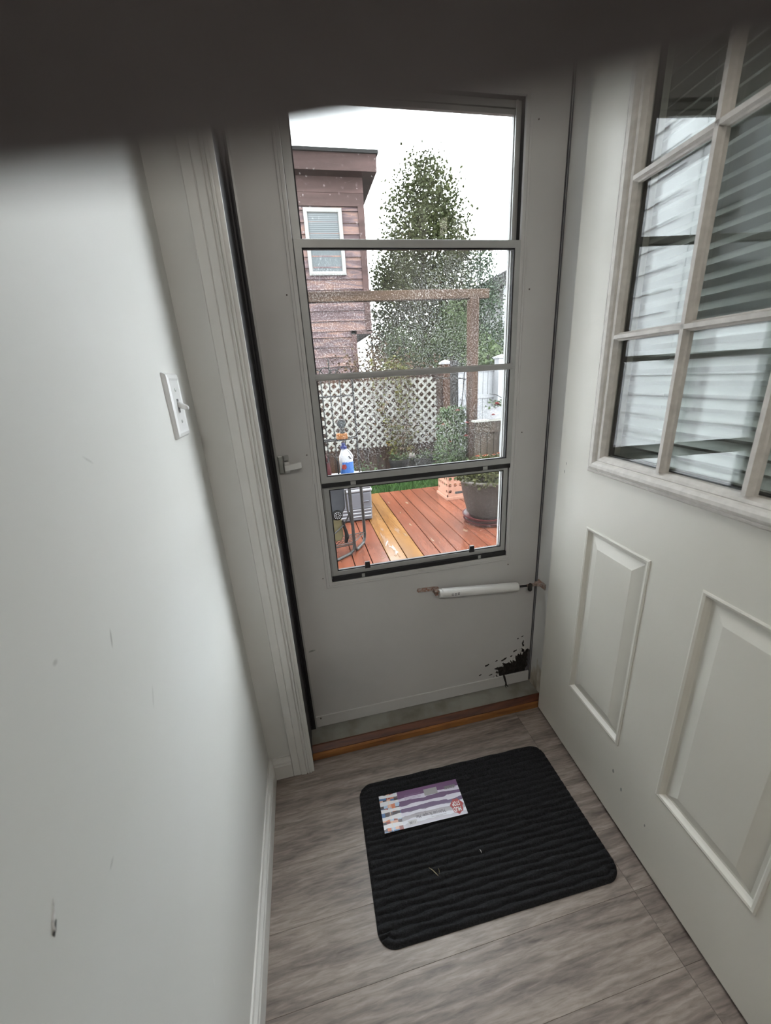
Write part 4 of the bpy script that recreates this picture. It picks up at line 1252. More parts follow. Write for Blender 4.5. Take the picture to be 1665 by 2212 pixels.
def leaf_cloud(name, m, parent, pts, size, seed=0, flat=0.0):
    """Folded leaves (two quads each) at the given points."""
    rg = np.random.default_rng(seed)
    n = len(pts)
    a = rg.uniform(0, 2 * math.pi, n); el = rg.uniform(-1.0, 0.7, n) * (1 - flat)
    d = np.stack([np.cos(a) * np.cos(el), np.sin(a) * np.cos(el), np.sin(el)], 1)
    r_ = rg.normal(size=(n, 3)); sd = np.cross(d, r_); sd /= np.linalg.norm(sd, axis=1)[:, None] + 1e-9
    nn = np.cross(d, sd)
    s = (rg.uniform(.6, 1.25, n) * size)[:, None]
    p = np.asarray(pts)
    w = .36
    v = np.stack([p, p + d * s * .5 + sd * s * w + nn * s * .10, p + d * s, p + d * s * .5 - sd * s * w + nn * s * .10], 1).reshape(-1, 3)
    me = bpy.data.meshes.new(name)
    inv = np.array(world_of(parent).inverted()) if parent else np.eye(4)
    v = v @ inv[:3, :3].T + inv[:3, 3]
    f_ = np.arange(4 * n).reshape(-1, 4)
    tri = np.concatenate([f_[:, [0, 1, 2]], f_[:, [0, 2, 3]]])
    me.from_pydata(v.tolist(), [], tri.tolist())
    me.materials.append(m)
    o = bpy.data.objects.new(name, me); COL.objects.link(o); o.parent = parent
    return tag(o, kind='stuff')


def flower(name, c, r_, m, parent):
    """A small double flower: three rings of petals round a bud."""
    b_ = MB()
    for ring, (n, el, l) in enumerate([(7, .15, 1.0), (6, .65, .8), (4, 1.15, .6)]):
        for k in range(n):
            a = 2 * math.pi * k / n + ring * .5
            d = Vector((math.cos(a) * math.cos(el), math.sin(a) * math.cos(el), math.sin(el)))
            s_ = Vector((-math.sin(a), math.cos(a), 0))
            up_ = d.cross(s_)
            c_ = Vector(c)
            b_.add([c_, c_ + d * r_ * l * .6 + s_ * r_ * .42, c_ + d * r_ * l + up_ * .1 * r_, c_ + d * r_ * l * .6 - s_ * r_ * .42], [(0, 1, 2), (0, 2, 3)])
    b_.lathe((c[0], c[1], c[2] + r_ * .1), [(r_ * .1, -r_ * .1), (r_ * .3, r_ * .15), (r_ * .1, r_ * .4)], 8)
    return b_.build(name, m, parent)


flower('flower', (2.80, 4.05, .80), .055, MT['red'], pb)
flower('flower', (2.74, 4.03, .66), .035, MT['red'], pb)
leaf_cloud('leaves', MT['rose'], pb, np.stack([RNG.uniform(2.68, 2.92, 60), RNG.uniform(4.04, 4.16, 60), RNG.uniform(.75, .86, 60)], 1), .05, 3)
MB().tube([(2.70, 4.08, .95), (2.80, 4.06, .93), (2.92, 4.06, .86)], .004, 5).build('stem', MT['bark'], pb)

# rose bush with coral blooms
rb = thing('rose_bush', 'leafy rose bush with coral blooms at the foot of the posts', 'bush', (2.30, 4.45, ZG))
n_ = 2600
zz = RNG.uniform(-.2, .78, n_); rr = np.sqrt(RNG.uniform(0, 1, n_)) * (.30 - .14 * np.clip(zz, 0, 1))
an = RNG.uniform(0, 2 * math.pi, n_)
leaf_cloud('leaves', MT['rose'], rb, np.stack([2.29 + rr * np.cos(an) + .12 * (zz - .3) * 0, 4.45 + rr * np.sin(an) * .6, zz], 1), .055, 5)
for p in [(2.24, .45), (2.34, .6), (2.30, .75)]:
    MB().tube([(2.29, 4.45, ZG), (2.28, 4.45, .2), (p[0], 4.44, p[1])], .008, 6).build('stem', MT['bark'], rb)
for (x, z, s_, m_) in [(2.307, .738, .040, 'pinkish'), (2.44, .362, .040, 'pinkish'), (2.082, .556, .030, 'orange'), (2.452, .553, .035, 'pinkish'), (2.20, .30, .02, 'orange')]:
    flower('flower', (x, 4.27, z), s_, MT[m_], rb)

# vine climbing the lattice, and dark pots under it
vn = thing('climbing_vine', 'thin yellowing vine climbing up the white lattice', 'vine', (1.62, 4.95, ZG))
vp = []
for k in range(7):
    x = 1.40 + k * .07 + random.uniform(-.03, .03)
    pts = []
    z = ZG
    while z < 1.42:
        pts.append((x, 4.96 + random.uniform(-.02, .01), z)); x += random.uniform(-.06, .06); z += .13
    MB().tube(pts, .0045, 5).build('stem', MT['autumn'], vn)
    for p in pts[2:]:
        for _ in range(random.randint(3, 9)):
            vp.append((p[0] + random.gauss(0, .035), p[1] - .02 + random.gauss(0, .015), p[2] + random.gauss(0, .04)))
leaf_cloud('leaves', MT['vine'], vn, vp, .055, 9)
top = np.stack([RNG.normal(1.52, .16, 170), RNG.normal(4.95, .05, 170), RNG.normal(1.36, .09, 170)], 1)
leaf_cloud('leaves', MT['vine'], vn, top, .06, 10)
for (x, z) in [(1.375, .26), (1.41, .245), (1.44, .06), (1.47, .09), (1.455, .03), (1.395, .225), (1.43, .095)]:
    flower('flower', (x, 4.88, z), .024, MT['yellow'], vn)
for k in range(9):
    x = .9 + k * .17 + random.uniform(-.04, .04)
    t = MB().tube([(x, 4.975, .2), (x + .01, 4.965, .6), (x - .01, 4.97, 1.0), (x + .02, 4.97, 1.25)], .003, 5).build('stem', MT['autumn'], vn)
for i, (x, r_, lab) in enumerate([(1.52, .16, 'black nursery pot under the lattice, left of two'), (1.90, .20, 'black nursery pot under the lattice, right of two')]):
    t = thing('nursery_pot', lab, 'pot', (x, 4.72, ZG))
    MB().lathe((x, 4.72, ZG), [(r_ * .72, 0), (r_, .27), (r_ * 1.06, .27), (r_ * 1.06, .31), (r_ * .96, .31), (r_ * .9, .25)], 20).build('pot', MT['black_rod'], t)
    leaf_cloud('leaves', MT['bush'], t, np.stack([RNG.normal(x, r_ * .5, 90), RNG.normal(4.72, r_ * .5, 90), RNG.uniform(ZG + .27, ZG + .42, 90)], 1), .05, 11 + i)
st_ = MB().lathe((1.70, 4.62, ZG + .36), [(.02, -.04), (.05, -.02), (.055, 0), (.04, .03), (.015, .04)], 12)
tag(st_.build('garden_stone', MT['pot_rim'], None, smooth=True), 'pale round stone among the black pots under the lattice', 'stone')
lb_ = thing('low_shrub', 'small green shrub on the ground left of the black pots', 'shrub', (.98, 4.72, ZG))
leaf_cloud('leaves', MT['rose'], lb_, np.stack([RNG.normal(.92, .14, 500), RNG.normal(4.7, .1, 500), np.abs(RNG.normal(0, .12, 500)) + ZG], 1), .05, 21)

# ------------------------------------------------ flower pot on a red saucer, crate, cooler
PC = (1.755, 2.20)
pt = thing('flower_pot', 'big brown round pot on red saucers, planted with a bushy mum', 'pot', (PC[0], PC[1], ZD))
for k, (r0, z0) in enumerate([(.215, 0.0), (.225, .045)]):
    MB().lathe((PC[0], PC[1], ZD + z0), [(r0 * .85, 0), (r0, .030), (r0 * 1.03, .034), (r0 * 1.03, .040), (r0 * .97, .040), (r0 * .86, .012)], 32).build('saucer', MT['saucer'], pt, smooth=False)
MB().lathe((PC[0], PC[1], ZD + .06), [(.155, 0), (.185, .05), (.212, .15), (.235, .26), (.248, .35), (.252, .37)], 36).build('body', MT['pot'], pt, smooth=True)
MB().lathe((PC[0], PC[1], ZD + .43), [(.250, -.012), (.266, -.008), (.270, .010), (.262, .020), (.240, .018), (.232, -.03)], 36).build('rim', MT['pot_rim'], pt, smooth=True)
MB().lathe((PC[0], PC[1], ZD + .40), [(.235, 0), (.2, .02), (.0001, .03)], 24).build('soil', MT['soil'], pt)
n_ = 3400
u_ = RNG.normal(size=(n_, 3)); u_ /= np.linalg.norm(u_, axis=1)[:, None]; u_[:, 2] = np.abs(u_[:, 2])
rad = RNG.uniform(.55, 1.05, n_)[:, None] * np.array([.285, .285, .225])
leaf_cloud('leaves', MT['mum'], pt, np.array([PC[0], PC[1], ZD + .42]) + u_ * rad, .034, 31)
for (x, y, z) in [(1.60, 2.10, .522), (1.66, 2.08, .525), (1.745, 2.06, .528), (1.785, 2.05, .54), (1.63, 2.14, .515), (1.70, 2.12, .52), (1.88, 2.1, .52)]:
    flower('flower', (x, y, z), .019, MT['orange'], pt)
tg = MB().lathe((1.790, 1.965, .205), [(.002, -.035), (.030, -.028), (.045, 0), (.030, .028), (.002, .035)], 16, 'Z')
tag(tg.build('glass_float', MT['teal_glass'], None, smooth=True), 'pale teal glass ball hanging at the side of the big brown pot', 'glass ball')


def holed_wall(b_, u0, u1, v0, v1, cells_u, cells_v, solid, place, rfrac=.36, thick=.006):
    """A plate of square cells, each with a round hole; place(u, v, t) -> point."""
    cu, cv = (u1 - u0) / cells_u, (v1 - v0) / cells_v
    for i in range(cells_u):
        for k in range(cells_v):
            a0, a1, c0, c1 = u0 + i * cu, u0 + (i + 1) * cu, v0 + k * cv, v0 + (k + 1) * cv
            if (i, k) in solid:
                outer = [(a0, c0), (a1, c0), (a1, c1), (a0, c1)]
                vs = [place(p[0], p[1], 0) for p in outer] + [place(p[0], p[1], thick) for p in outer]
                b_.add(vs, [(0, 1, 2, 3), (4, 7, 6, 5), (0, 4, 5, 1), (1, 5, 6, 2), (2, 6, 7, 3), (3, 7, 4, 0)])
                continue
            cx, cy = (a0 + a1) / 2, (c0 + c1) / 2
            n = 16
            out, inn = [], []
            r_ = min(cu, cv) * rfrac
            for t in range(n):
                an = 2 * math.pi * t / n + math.pi / 4
                dx, dy = math.cos(an), math.sin(an)
                s_ = 1 / max(abs(dx), abs(dy))
                out.append((cx + dx * s_ * cu / 2, cy + dy * s_ * cv / 2)); inn.append((cx + dx * r_, cy + dy * r_))
            vs = [place(*p, 0) for p in out] + [place(*p, 0) for p in inn] + [place(*p, thick) for p in out] + [place(*p, thick) for p in inn]
            fs = []
            for t in range(n):
                q = (t + 1) % n
                fs += [(t, q, n + q, n + t), (2 * n + t, 3 * n + t, 3 * n + q, 2 * n + q), (n + t, n + q, 3 * n + q, 3 * n + t)]
            b_.add(vs, fs)


crt = thing('milk_crate', 'peach plastic crate standing upside down by the big brown pot', 'crate', (1.78, 3.14, ZD))
cx0, cx1, cy0, cy1, cz0, cz1 = 1.655, 1.975, 2.985, 3.305, ZD + .035, ZD + .285
b_ = MB()
holed_wall(b_, cx0, cx1, cz0 + .02, cz1 - .01, 5, 3, {(1, 0), (2, 0), (3, 0)}, lambda u, v, t: (u, cy0 + t, v), .33)
b_.build('side_panel', MT['crate'], crt)
b_ = MB(); holed_wall(b_, cy0, cy1, cz0 + .02, cz1 - .01, 5, 3, {(1, 0), (2, 0), (3, 0)}, lambda u, v, t: (cx0 + t, u, v), .33); b_.build('side_panel', MT['crate'], crt)
b_ = MB(); holed_wall(b_, cx0, cx1, cz0 + .02, cz1 - .01, 5, 3, set(), lambda u, v, t: (u, cy1 - t, v), .33); b_.build('side_panel', MT['crate'], crt)
b_ = MB(); holed_wall(b_, cy0, cy1, cz0 + .02, cz1 - .01, 5, 3, set(), lambda u, v, t: (cx1 - t, u, v), .33); b_.build('side_panel', MT['crate'], crt)
b_ = MB()
b_.box(cx0 - .018, cx1 + .018, cy0 - .018, cy0 + .008, ZD, ZD + .028); b_.box(cx0 - .018, cx1 + .018, cy1 - .008, cy1 + .018, ZD, ZD + .028)
b_.box(cx0 - .018, cx0 + .008, cy0, cy1, ZD, ZD + .028); b_.box(cx1 - .008, cx1 + .018, cy0, cy1, ZD, ZD + .028)
b_.box(cx0 - .004, cx1 + .004, cy0 - .004, cy0 + .006, ZD + .028, cz0 + .021); b_.box(cx0 - .004, cx1 + .004, cy1 - .006, cy1 + .004, ZD + .028, cz0 + .021)
b_.box(cx0 - .004, cx0 + .006, cy0 - .004, cy1, ZD + .028, cz0 + .021); b_.box(cx1 - .006, cx1 + .004, cy0 - .004, cy1, ZD + .028, cz0 + .021)
b_.build('base_flange', MT['crate'], crt)
b_ = MB(); holed_wall(b_, cx0 + .01, cx1 - .01, cy0 + .01, cy1 - .01, 6, 6, set(), lambda u, v, t: (u, v, cz1 - .012 + t), .40); b_.build('bottom_grid', MT['crate'], crt)
b_ = MB()
b_.box(cx0 - .004, cx1 + .004, cy0 - .004, cy0 + .014, cz1 - .012, cz1 + .004); b_.box(cx0 - .004, cx1 + .004, cy1 - .014, cy1 + .004, cz1 - .012, cz1 + .004)
b_.box(cx0 - .004, cx0 + .014, cy0, cy1, cz1 - .012, cz1 + .004); b_.box(cx1 - .014, cx1 + .004, cy0, cy1, cz1 - .012, cz1 + .004)
b_.build('rim', MT['crate'], crt)
sh = MB(); sh.prism([(1.745, ZD + .068), (1.752, ZD + .060), (1.838, ZD + .060), (1.845, ZD + .068), (1.845, ZD + .080), (1.838, ZD + .088), (1.752, ZD + .088), (1.745, ZD + .080)], cy0 - .0008, cy0 + .002, 'Y')
tag(sh.build('hand_slot', MT['dark'], crt), 'oblong hand slot')

co = thing('cooler', 'grey picnic cooler with a white lid standing on the deck', 'cooler', (.50, 2.95, ZD))
b_ = MB()
q0, q1, w0, w1 = .30, .695, 2.64, 3.22
pz = [(ZD, .012), (ZD + .02, .0), (ZD + .315, -.006)]
vs = []
for z, i in pz:
    vs += [(q0 + i, w0 + i, z), (q1 - i, w0 + i, z), (q1 - i, w1 - i, z), (q0 + i, w1 - i, z)]
fs = [(0, 3, 2, 1), (8, 9, 10, 11)]
for k in range(2):
    for t in range(4):
        fs.append((k * 4 + t, k * 4 + (t + 1) % 4, k * 4 + 4 + (t + 1) % 4, k * 4 + 4 + t))
b_.add(vs, fs)
b_.build('body', MT['cooler'], co, bevel=.022, seg=3)
for k in range(3):
    MB().box(q0 + .012, q1 - .012, w0 - .008, w0 + .004, ZD + .045 + k * .036, ZD + .060 + k * .036).build('rib', MT['cooler_lid'], co, bevel=.004)
MB().box(q0 - .004, q1 + .004, w0 - .009, w0 + .01, ZD + .142, ZD + .150).build('rib', MT['cooler'], co)
MB().box(q0 - .012, q1 + .012, w0 - .012, w1 + .012, ZD + .315, ZD + .345).build('rim', MT['cooler_lid'], co, bevel=.010, seg=2)
MB().box(q0 - .006, q1 + .006, w0 - .004, w1 + .006, ZD + .345, ZD + .405).build('lid', MT['cooler_lid'], co, bevel=.018, seg=3)
MB().tube([(.615, w0 - .004, ZD + .21), (.62, w0 - .012, ZD + .215), (.66, w0 - .012, ZD + .215), (.665, w0 - .004, ZD + .21)], .005, 6).build('handle', MT['cooler'], co)

# ------------------------------------------------ wire rack with its load
FR, BR, FL, BL = Vector((.398, 1.88, 0)), Vector((.520, 2.08, 0)), Vector((-.06, 1.80, 0)), Vector((.06, 2.00, 0))
ZS = .49
rk = thing('wire_rack', 'black wire patio rack with scroll top and grey tube legs', 'rack', (.23, 1.94, ZD))
Z = lambda p, z: Vector((p.x, p.y, z))
for a, c in ((FR, BR), (FL, BL)):
    MB().tube([Z(a, ZS), Z(a, ZD + .08), Z(a, ZD + .045) + (c - a).normalized() * .01, Z(a, ZD + .016) + (c - a).normalized() * .04] + [Z(a.lerp(c, .5), ZD + .015)] + [Z(c, ZD + .016) - (c - a).normalized() * .04, Z(c, ZD + .045) - (c - a).normalized() * .01, Z(c, ZD + .08), Z(c, ZS)], .0135, 10).build('leg', MT['tube_grey'], rk)
MB().tube([Z(FR, ZD + .10), Z(FR, ZD + .035) + Vector((-.01, -.01, 0)), Z(FR, ZD + .014) + Vector((-.045, -.028, 0)), Z(FR, ZD + .013) + Vector((-.16, -.11, 0)), Z(FL, ZD + .013) + Vector((.1, -.11, 0))], .0125, 10).build('foot', MT['tube_grey'], rk)
MB().tube([Z(FR, ZD + .085), Z(FL, ZD + .085)], .006, 8).build('rail', MT['tube_grey'], rk)
MB().tube([Z(FR, ZS - .08) + Vector((-.035, 0, 0)), Z(FR, ZS - .25) + Vector((-.03, 0, 0)), Z(FR, ZD + .22) + Vector((0, 0, 0))], .007, 8).build('brace', MT['tube_grey'], rk)
MB().tube([Z(FR, .23), Z(FR, .17) + Vector((-.07, .02, -.06)), Z(FL, .06) + Vector((.3, .05, 0))], .007, 8).build('brace', MT['tube_grey'], rk)
# wire shelves
def wire_shelf(z, inset=0, n=16, nm='shelf', r_=.0022):
    b_ = MB()
    a, c, d, e = FR, BR, BL, FL
    for p, q in ((a, c), (c, d), (d, e), (e, a)):
        b_.tube([Z(p, z), Z(q, z)], .005, 6)
    for i in range(1, n):
        t = i / n
        b_.tube([Z(e.lerp(a, t), z), Z(d.lerp(c, t), z)], r_, 4, False)
    for i in range(1, 5):
        t = i / 5
        b_.tube([Z(a.lerp(c, t), z - .003), Z(e.lerp(d, t), z - .003)], r_, 4, False)
    return b_.build(nm, MT['black_rod'] if nm == 'shelf' else MT['tube_grey'], rk)
wire_shelf(ZS, n=34)
wire_shelf(ZD + .10, n=14, nm='bottom_shelf')
BRb, BLb = BR, BL
for t in (0, .14, .30, .46, .60, .78, 1):
    p = BL.lerp(BR, t)
    f2 = .0075 if t in (0, 1) else .0045
    MB().tube([Z(p, ZS), Z(p, 1.27 + .02 * math.sin(math.pi * t))], f2, 6).build('upright', MT['black_rod'], rk)
for z, dep in ((1.13, .10), (.80, .14)):
    off = (FR - BR).normalized() * dep
    b_ = MB()
    for k in range(4):
        b_.tube([Z(BL, z) + off * k / 3, Z(BR, z) + off * k / 3], .005 if k in (0, 3) else .003, 6)
    for t in (0, .33, .66, 1):
        p = BL.lerp(BR, t); b_.tube([Z(p, z), Z(p, z) + off], .004, 6)
    b_.build('shelf', MT['black_rod'], rk)
def arc(c, r_, a0, a1, n=14, ax=(BR - BL).normalized()):
    return [Vector(c) + ax * (r_ * math.cos(a0 + (a1 - a0) * i / n)) + Vector((0, 0, 1)) * (r_ * math.sin(a0 + (a1 - a0) * i / n)) for i in range(n + 1)]
for (t, zc, r_, a0, a1) in [(.70, 1.27, .055, 0, math.pi), (.55, 1.30, .045, math.pi * 1.9, -math.pi * .2), (.86, 1.275, .07, math.pi, 0), (.40, 1.27, .06, 0, math.pi), (.22, 1.30, .05, 0, math.pi * 1.6)]:
    MB().tube(arc(Z(BL.lerp(BR, t), zc), r_, a0, a1), .0045, 6).build('scroll', MT['black_rod'], rk)
p = BL.lerp(BR, .62)
MB().tube([Z(p, 1.25), Z(p, 1.40)], .005, 6).build('finial', MT['black_rod'], rk)
MB().tube([Z(BL, 1.27), Z(BR, 1.27)], .005, 6).build('top_bar', MT['black_rod'], rk)
MB().tube([Z(FR, ZS) + Vector((-.07, 0, .0)), Z(FR, ZS + .16) + Vector((-.07, .0, 0)), Z(FR, ZS + .22) + Vector((-.11, 0, 0)), Z(FR, ZS + .20) + Vector((-.17, 0, 0))], .004, 6).build('guard_wire', MT['black_rod'], rk)

# bleach jug on the shelf
JB = Vector((.405, 1.985, ZS + .005))
jg = thing('cleaner_jug', 'white plastic jug with blue label and dark blue cap on the rack', 'jug', JB)
b_ = MB()
sec = [(0, .050, .046), (.008, .055, .050), (.135, .055, .050), (.165, .050, .046), (.195, .036, .034), (.220, .022, .022), (.232, .018, .018)]
n_ = 20; vs = []
for (h, a, c) in sec:
    for k in range(n_):
        an = 2 * math.pi * k / n_
        ex = lambda t: math.copysign(abs(t) ** .7, t)
        sh_ = -.012 * max(0, (h - .12) / .11)
        vs.append((JB.x + a * ex(math.cos(an)) + sh_, JB.y + c * ex(math.sin(an)), JB.z + h))
fs = [(i * n_ + k, i * n_ + (k + 1) % n_, (i + 1) * n_ + (k + 1) % n_, (i + 1) * n_ + k) for i in range(len(sec) - 1) for k in range(n_)] + [tuple(range(n_))[::-1], tuple((len(sec) - 1) * n_ + k for k in range(n_))]
b_.add(vs, fs); b_.build('jug_body', MT['jug'], jg, smooth=True)
MB().tube([JB + Vector((.046, 0, .135)), JB + Vector((.052, 0, .165)), JB + Vector((.036, 0, .195)), JB + Vector((.012, 0, .220))], .009, 8).build('handle', MT['jug'], jg, smooth=True)
MB().prism([(JB.x + .020, JB.z + .178), (JB.x + .040, JB.z + .155), (JB.x + .036, JB.z + .150), (JB.x + .014, JB.z + .172)], JB.y - .048, JB.y - .036, 'Y').build('grip_gap', MT['bin'], jg)
MB().lathe((JB.x - .012, JB.y, JB.z + .230), [(.026, 0), (.026, .018), (.016, .024), (.014, .045), (.009, .048)], 16).build('cap', MT['cap_blue'], jg)
b_ = MB(); vs = []
for h in (.030, .128):
    for k in range(n_):
        an = 2 * math.pi * k / n_
        ex = lambda t: math.copysign(abs(t) ** .7, t)
        vs.append((JB.x + .0556 * ex(math.cos(an)), JB.y + .0506 * ex(math.sin(an)), JB.z + h))
b_.add(vs, [(k, (k + 1) % n_, n_ + (k + 1) % n_, n_ + k) for k in range(n_)]); b_.build('blue_label', MT['jug_blue'], jg)
MB().prism([(JB.x - .045, JB.z + .078), (JB.x - .020, JB.z + .070), (JB.x - .004, JB.z + .088), (JB.x - .014, JB.z + .112), (JB.x - .040, JB.z + .108)], JB.y - .0530, JB.y - .0490, 'Y').build('red_patch', MT['label_red'], jg)

ol = thing('grill_cover', 'maroon rounded grill lid standing on the rack shelf', 'grill lid', (.10, 1.93, ZS))
b_ = MB()
pr_ = [(-.16, 0), (-.165, .06), (-.15, .16), (-.11, .235), (-.05, .27), (.05, .27), (.105, .235), (.135, .16), (.145, .06), (.14, 0)]
b_.prism([(.125 + x, ZS + .006 + z) for x, z in pr_], 1.86, 2.02, 'Y'); b_.build('shell', MT['maroon'], ol, bevel=.012, seg=2)
MB().tube([(.235, 1.86, ZS + .16), (.25, 1.84, ZS + .165), (.25, 1.84, ZS + .20)], .006, 6).build('handle', MT['black_rod'], ol)
bl_ = thing('grey_bin', 'blue grey plastic bin with a round dotted vent under the rack shelf', 'bin', (.20, 1.95, ZD))
b_ = MB(); b_.prism([(.02, .17), (.10, .15), (.30, .165), (.355, .25), (.36, .46), (.02, .46)], 1.90, 2.06, 'Y'); b_.build('bin_body', MT['bin'], bl_, bevel=.015, seg=2)
b_ = MB(); b_.lathe((.283, 1.885, .205), [(.042, .012), (.042, -.004), (.034, -.008), (.006, -.009)], 24, 'Y'); vent = b_.build('vent', MT['black_rod'], bl_)
for rr_, n in ((.014, 6), (.027, 11)):
    for k in range(n):
        a = 2 * math.pi * k / n
        MB().lathe((.283 + rr_ * math.cos(a), 1.8762, .205 + rr_ * math.sin(a)), [(.0042, .003), (.0042, -.001), (.001, -.002)], 8, 'Y').build('dot', MT['jug'], vent)
b_ = MB(); b_.box(.10, .32, 1.91, 2.04, ZD + .11, ZD + .30)
cj = thing('cream_tub', 'cream plastic tub on the bottom wire shelf of the rack', 'tub', (.21, 1.97, ZD + .11))
b_ = MB(); b_.prism([(.13, ZD + .106), (.295, ZD + .118), (.318, ZD + .16), (.315, ZD + .31), (.12, ZD + .31)], 1.90, 2.03, 'Y'); b_.build('tub', MT['cream'], cj, bevel=.012, seg=2)
b_ = MB(); b_.tube([(.330, 1.90, ZD + .10), (.345, 1.90, ZD + .15), (.340, 1.90, ZD + .20), (.32, 1.90, ZD + .30)], [.012, .02, .014, .008], 8); tag(b_.build('bottle_nozzle', MT['black_rod'], cj), 'black nozzle')
oc = thing('orange_block', 'small orange plastic block on the upper shelf of the wire rack', 'block', (.385, 1.97, .805))
MB().box(.345, .430, 1.94, 2.00, .805, .850).build('block', MT['orange_plastic'], oc, bevel=.006)
rm = thing('round_lantern', 'round dark lantern with a pale ring above the orange block', 'lantern', (.395, 1.97, .85))
MB().lathe((.392, 1.96, .925), [(.026, .02), (.030, 0), (.024, -.005), (.006, -.005)], 24, 'Y').build('glass', MT['win_glass'], rm)
MB().lathe((.392, 1.953, .925), [(.036, .02), (.036, 0), (.031, -.004), (.029, .002), (.029, .02)], 24, 'Y').build('ring', MT['tube_grey'], rm)
MB().box(.372, .412, 1.945, 1.985, .850, .892).build('foot', MT['tube_grey'], rm, bevel=.006)

# ------------------------------------------------ brown house
YH = 9.0
ho = thing('brown_house', 'two storey brown lap sided house with a flat overhanging roof', 'house', (-1.0, YH + 2, ZG))
HX0, HX1, HXl = -4.5, 2.04, 1.66
MB().box(HX0, HX1 - .02, YH + .03, YH + 5, 2.36, 5.42).build('wall', MT['siding'], ho)
MB().box(HX0, HXl - .02, YH + .03, YH + 5, ZG, 2.36).build('wall', MT['siding'], ho)
ex_ = .218
def lap(z0, z1, x1):
    MB().add([(HX0, YH - .012, z0), (x1, YH - .012, z0), (x1, YH + .031, z0), (HX0, YH + .031, z0), (HX0, YH + .020, z1), (x1, YH + .020, z1), (x1, YH + .031, z1), (HX0, YH + .031, z1)],
             [(0, 1, 5, 4), (0, 3, 2, 1), (4, 5, 6, 7), (1, 2, 6, 5), (0, 4, 7, 3), (2, 3, 7, 6)]).build('siding_board', MT['siding'], ho)
z = 2.36
while z < 4.80:
    lap(z, min(z + ex_, 4.84), HX1 - .13); z += ex_
z = ZG + .1
while z < 2.34:
    lap(z, min(z + ex_, 2.36), HXl - .11); z += ex_
MB().box(HX0, HX1, YH - .02, YH + .03, 4.84, 5.08).build('frieze_board', MT['fascia'], ho)
MB().box(HX0, HX1, YH - .03, YH + .03, 5.08, 5.36).build('frieze_board', MT['fascia'], ho)
MB().box(HX1 - .14, HX1, YH - .03, YH + .09, 2.33, 4.84).build('corner_board', MT['fascia'], ho)
MB().box(HXl - .12, HXl, YH - .03, YH + .09, ZG, 2.36).build('corner_board', MT['fascia'], ho)
MB().box(HX1 - .5, HX1, YH - .03, YH + 5, 2.28, 2.36).build('soffit', MT['fascia'], ho)
MB().box(HX0 - .3, HX1 + .27, YH - .30, YH + 5.2, 5.36, 5.66).build('roof_fascia', MT['fascia'], ho)
MB().box(HX0 - .35, HX1 + .31, YH - .34, YH + 5.25, 5.66, 5.72).build('roof_edge', MT['roof'], ho)
wx0, wx1, wz0, wz1 = .70, 1.53, 3.52, 4.80
wn = MB().ring(wx0, wx1, wz0, wz1, [(0, YH + .03), (0, YH - .045), (.03, YH - .055), (.075, YH - .045), (.085, YH - .02), (.085, YH + .01)]).build('window', MT['win_trim'], ho)
MB().box(wx0 + .08, wx1 - .08, YH - .008, YH + .004, wz0 + .08, wz1 - .08).build('pane', MT['win_glass'], wn)
bl2 = MB()
for i in range(17):
    zz_ = 4.70 - i * .036
    bl2.box(wx0 + .10, wx1 - .10, YH - .0125, YH - .0082, zz_, zz_ + .026)
tag(bl2.build('blind', MT['blind_far'], wn), kind='stuff')
MB().box(wx0 + .08, wx1 - .08, YH - .018, YH - .004, 4.06, 4.085).build('sash_rail', MT['win_trim'], wn)

# neighbour's white house at the right
nh = thing('white_house', 'white sided house with a dark roof edge at the far right', 'house', (11.5, 14, ZG))
MB().box(7.62, 14, 13.03, 19, ZG, 4.3).build('wall', MT['white_vinyl'], nh)
sme = None
for i in range(20):
    z0 = ZG + .1 + i * .2
    b_ = MB().add([(0, 0, 0), (6.4, 0, 0), (6.4, .035, 0), (0, .035, 0), (0, .028, .2), (6.4, .028, .2), (6.4, .035, .2), (0, .035, .2)], [(0, 1, 5, 4), (0, 3, 2, 1), (4, 5, 6, 7), (1, 2, 6, 5), (0, 4, 7, 3), (2, 3, 7, 6)])
    if sme is None:
        o = b_.build('siding_board', MT['white_vinyl'], None); sme = o.data
    else:
        o = bpy.data.objects.new('siding_board', sme); COL.objects.link(o)
    o.parent = nh; o.location = Vector((7.6, 13.0, z0)) - nh.location
MB().prism([(7.05, 3.86), (11.0, 5.55), (11.0, 5.95), (6.95, 4.22)], 12.6, 19.2, 'Y').build('roof', MT['roof'], nh)
MB().prism([(7.62, 4.05), (11.0, 5.5), (11.0, 4.2), (7.62, 4.2)], 13.03, 18.9, 'Y').build('gable', MT['white_vinyl'], nh)
MB().tube([(7.55, 15, 4.3), (7.55, 15, 5.9)], .02, 6).build('antenna_mast', MT['tube_grey'], nh)
MB().tube([(7.25, 15, 5.7), (7.85, 15, 5.75)], .012, 6).build('antenna_arm', MT['tube_grey'], nh)


# ------------------------------------------------ trees
def interp(z, tab):
    zs_ = [t[0] for t in tab]
    return np.interp(z, zs_, [t[1] for t in tab]), np.interp(z, zs_, [t[2] for t in tab])


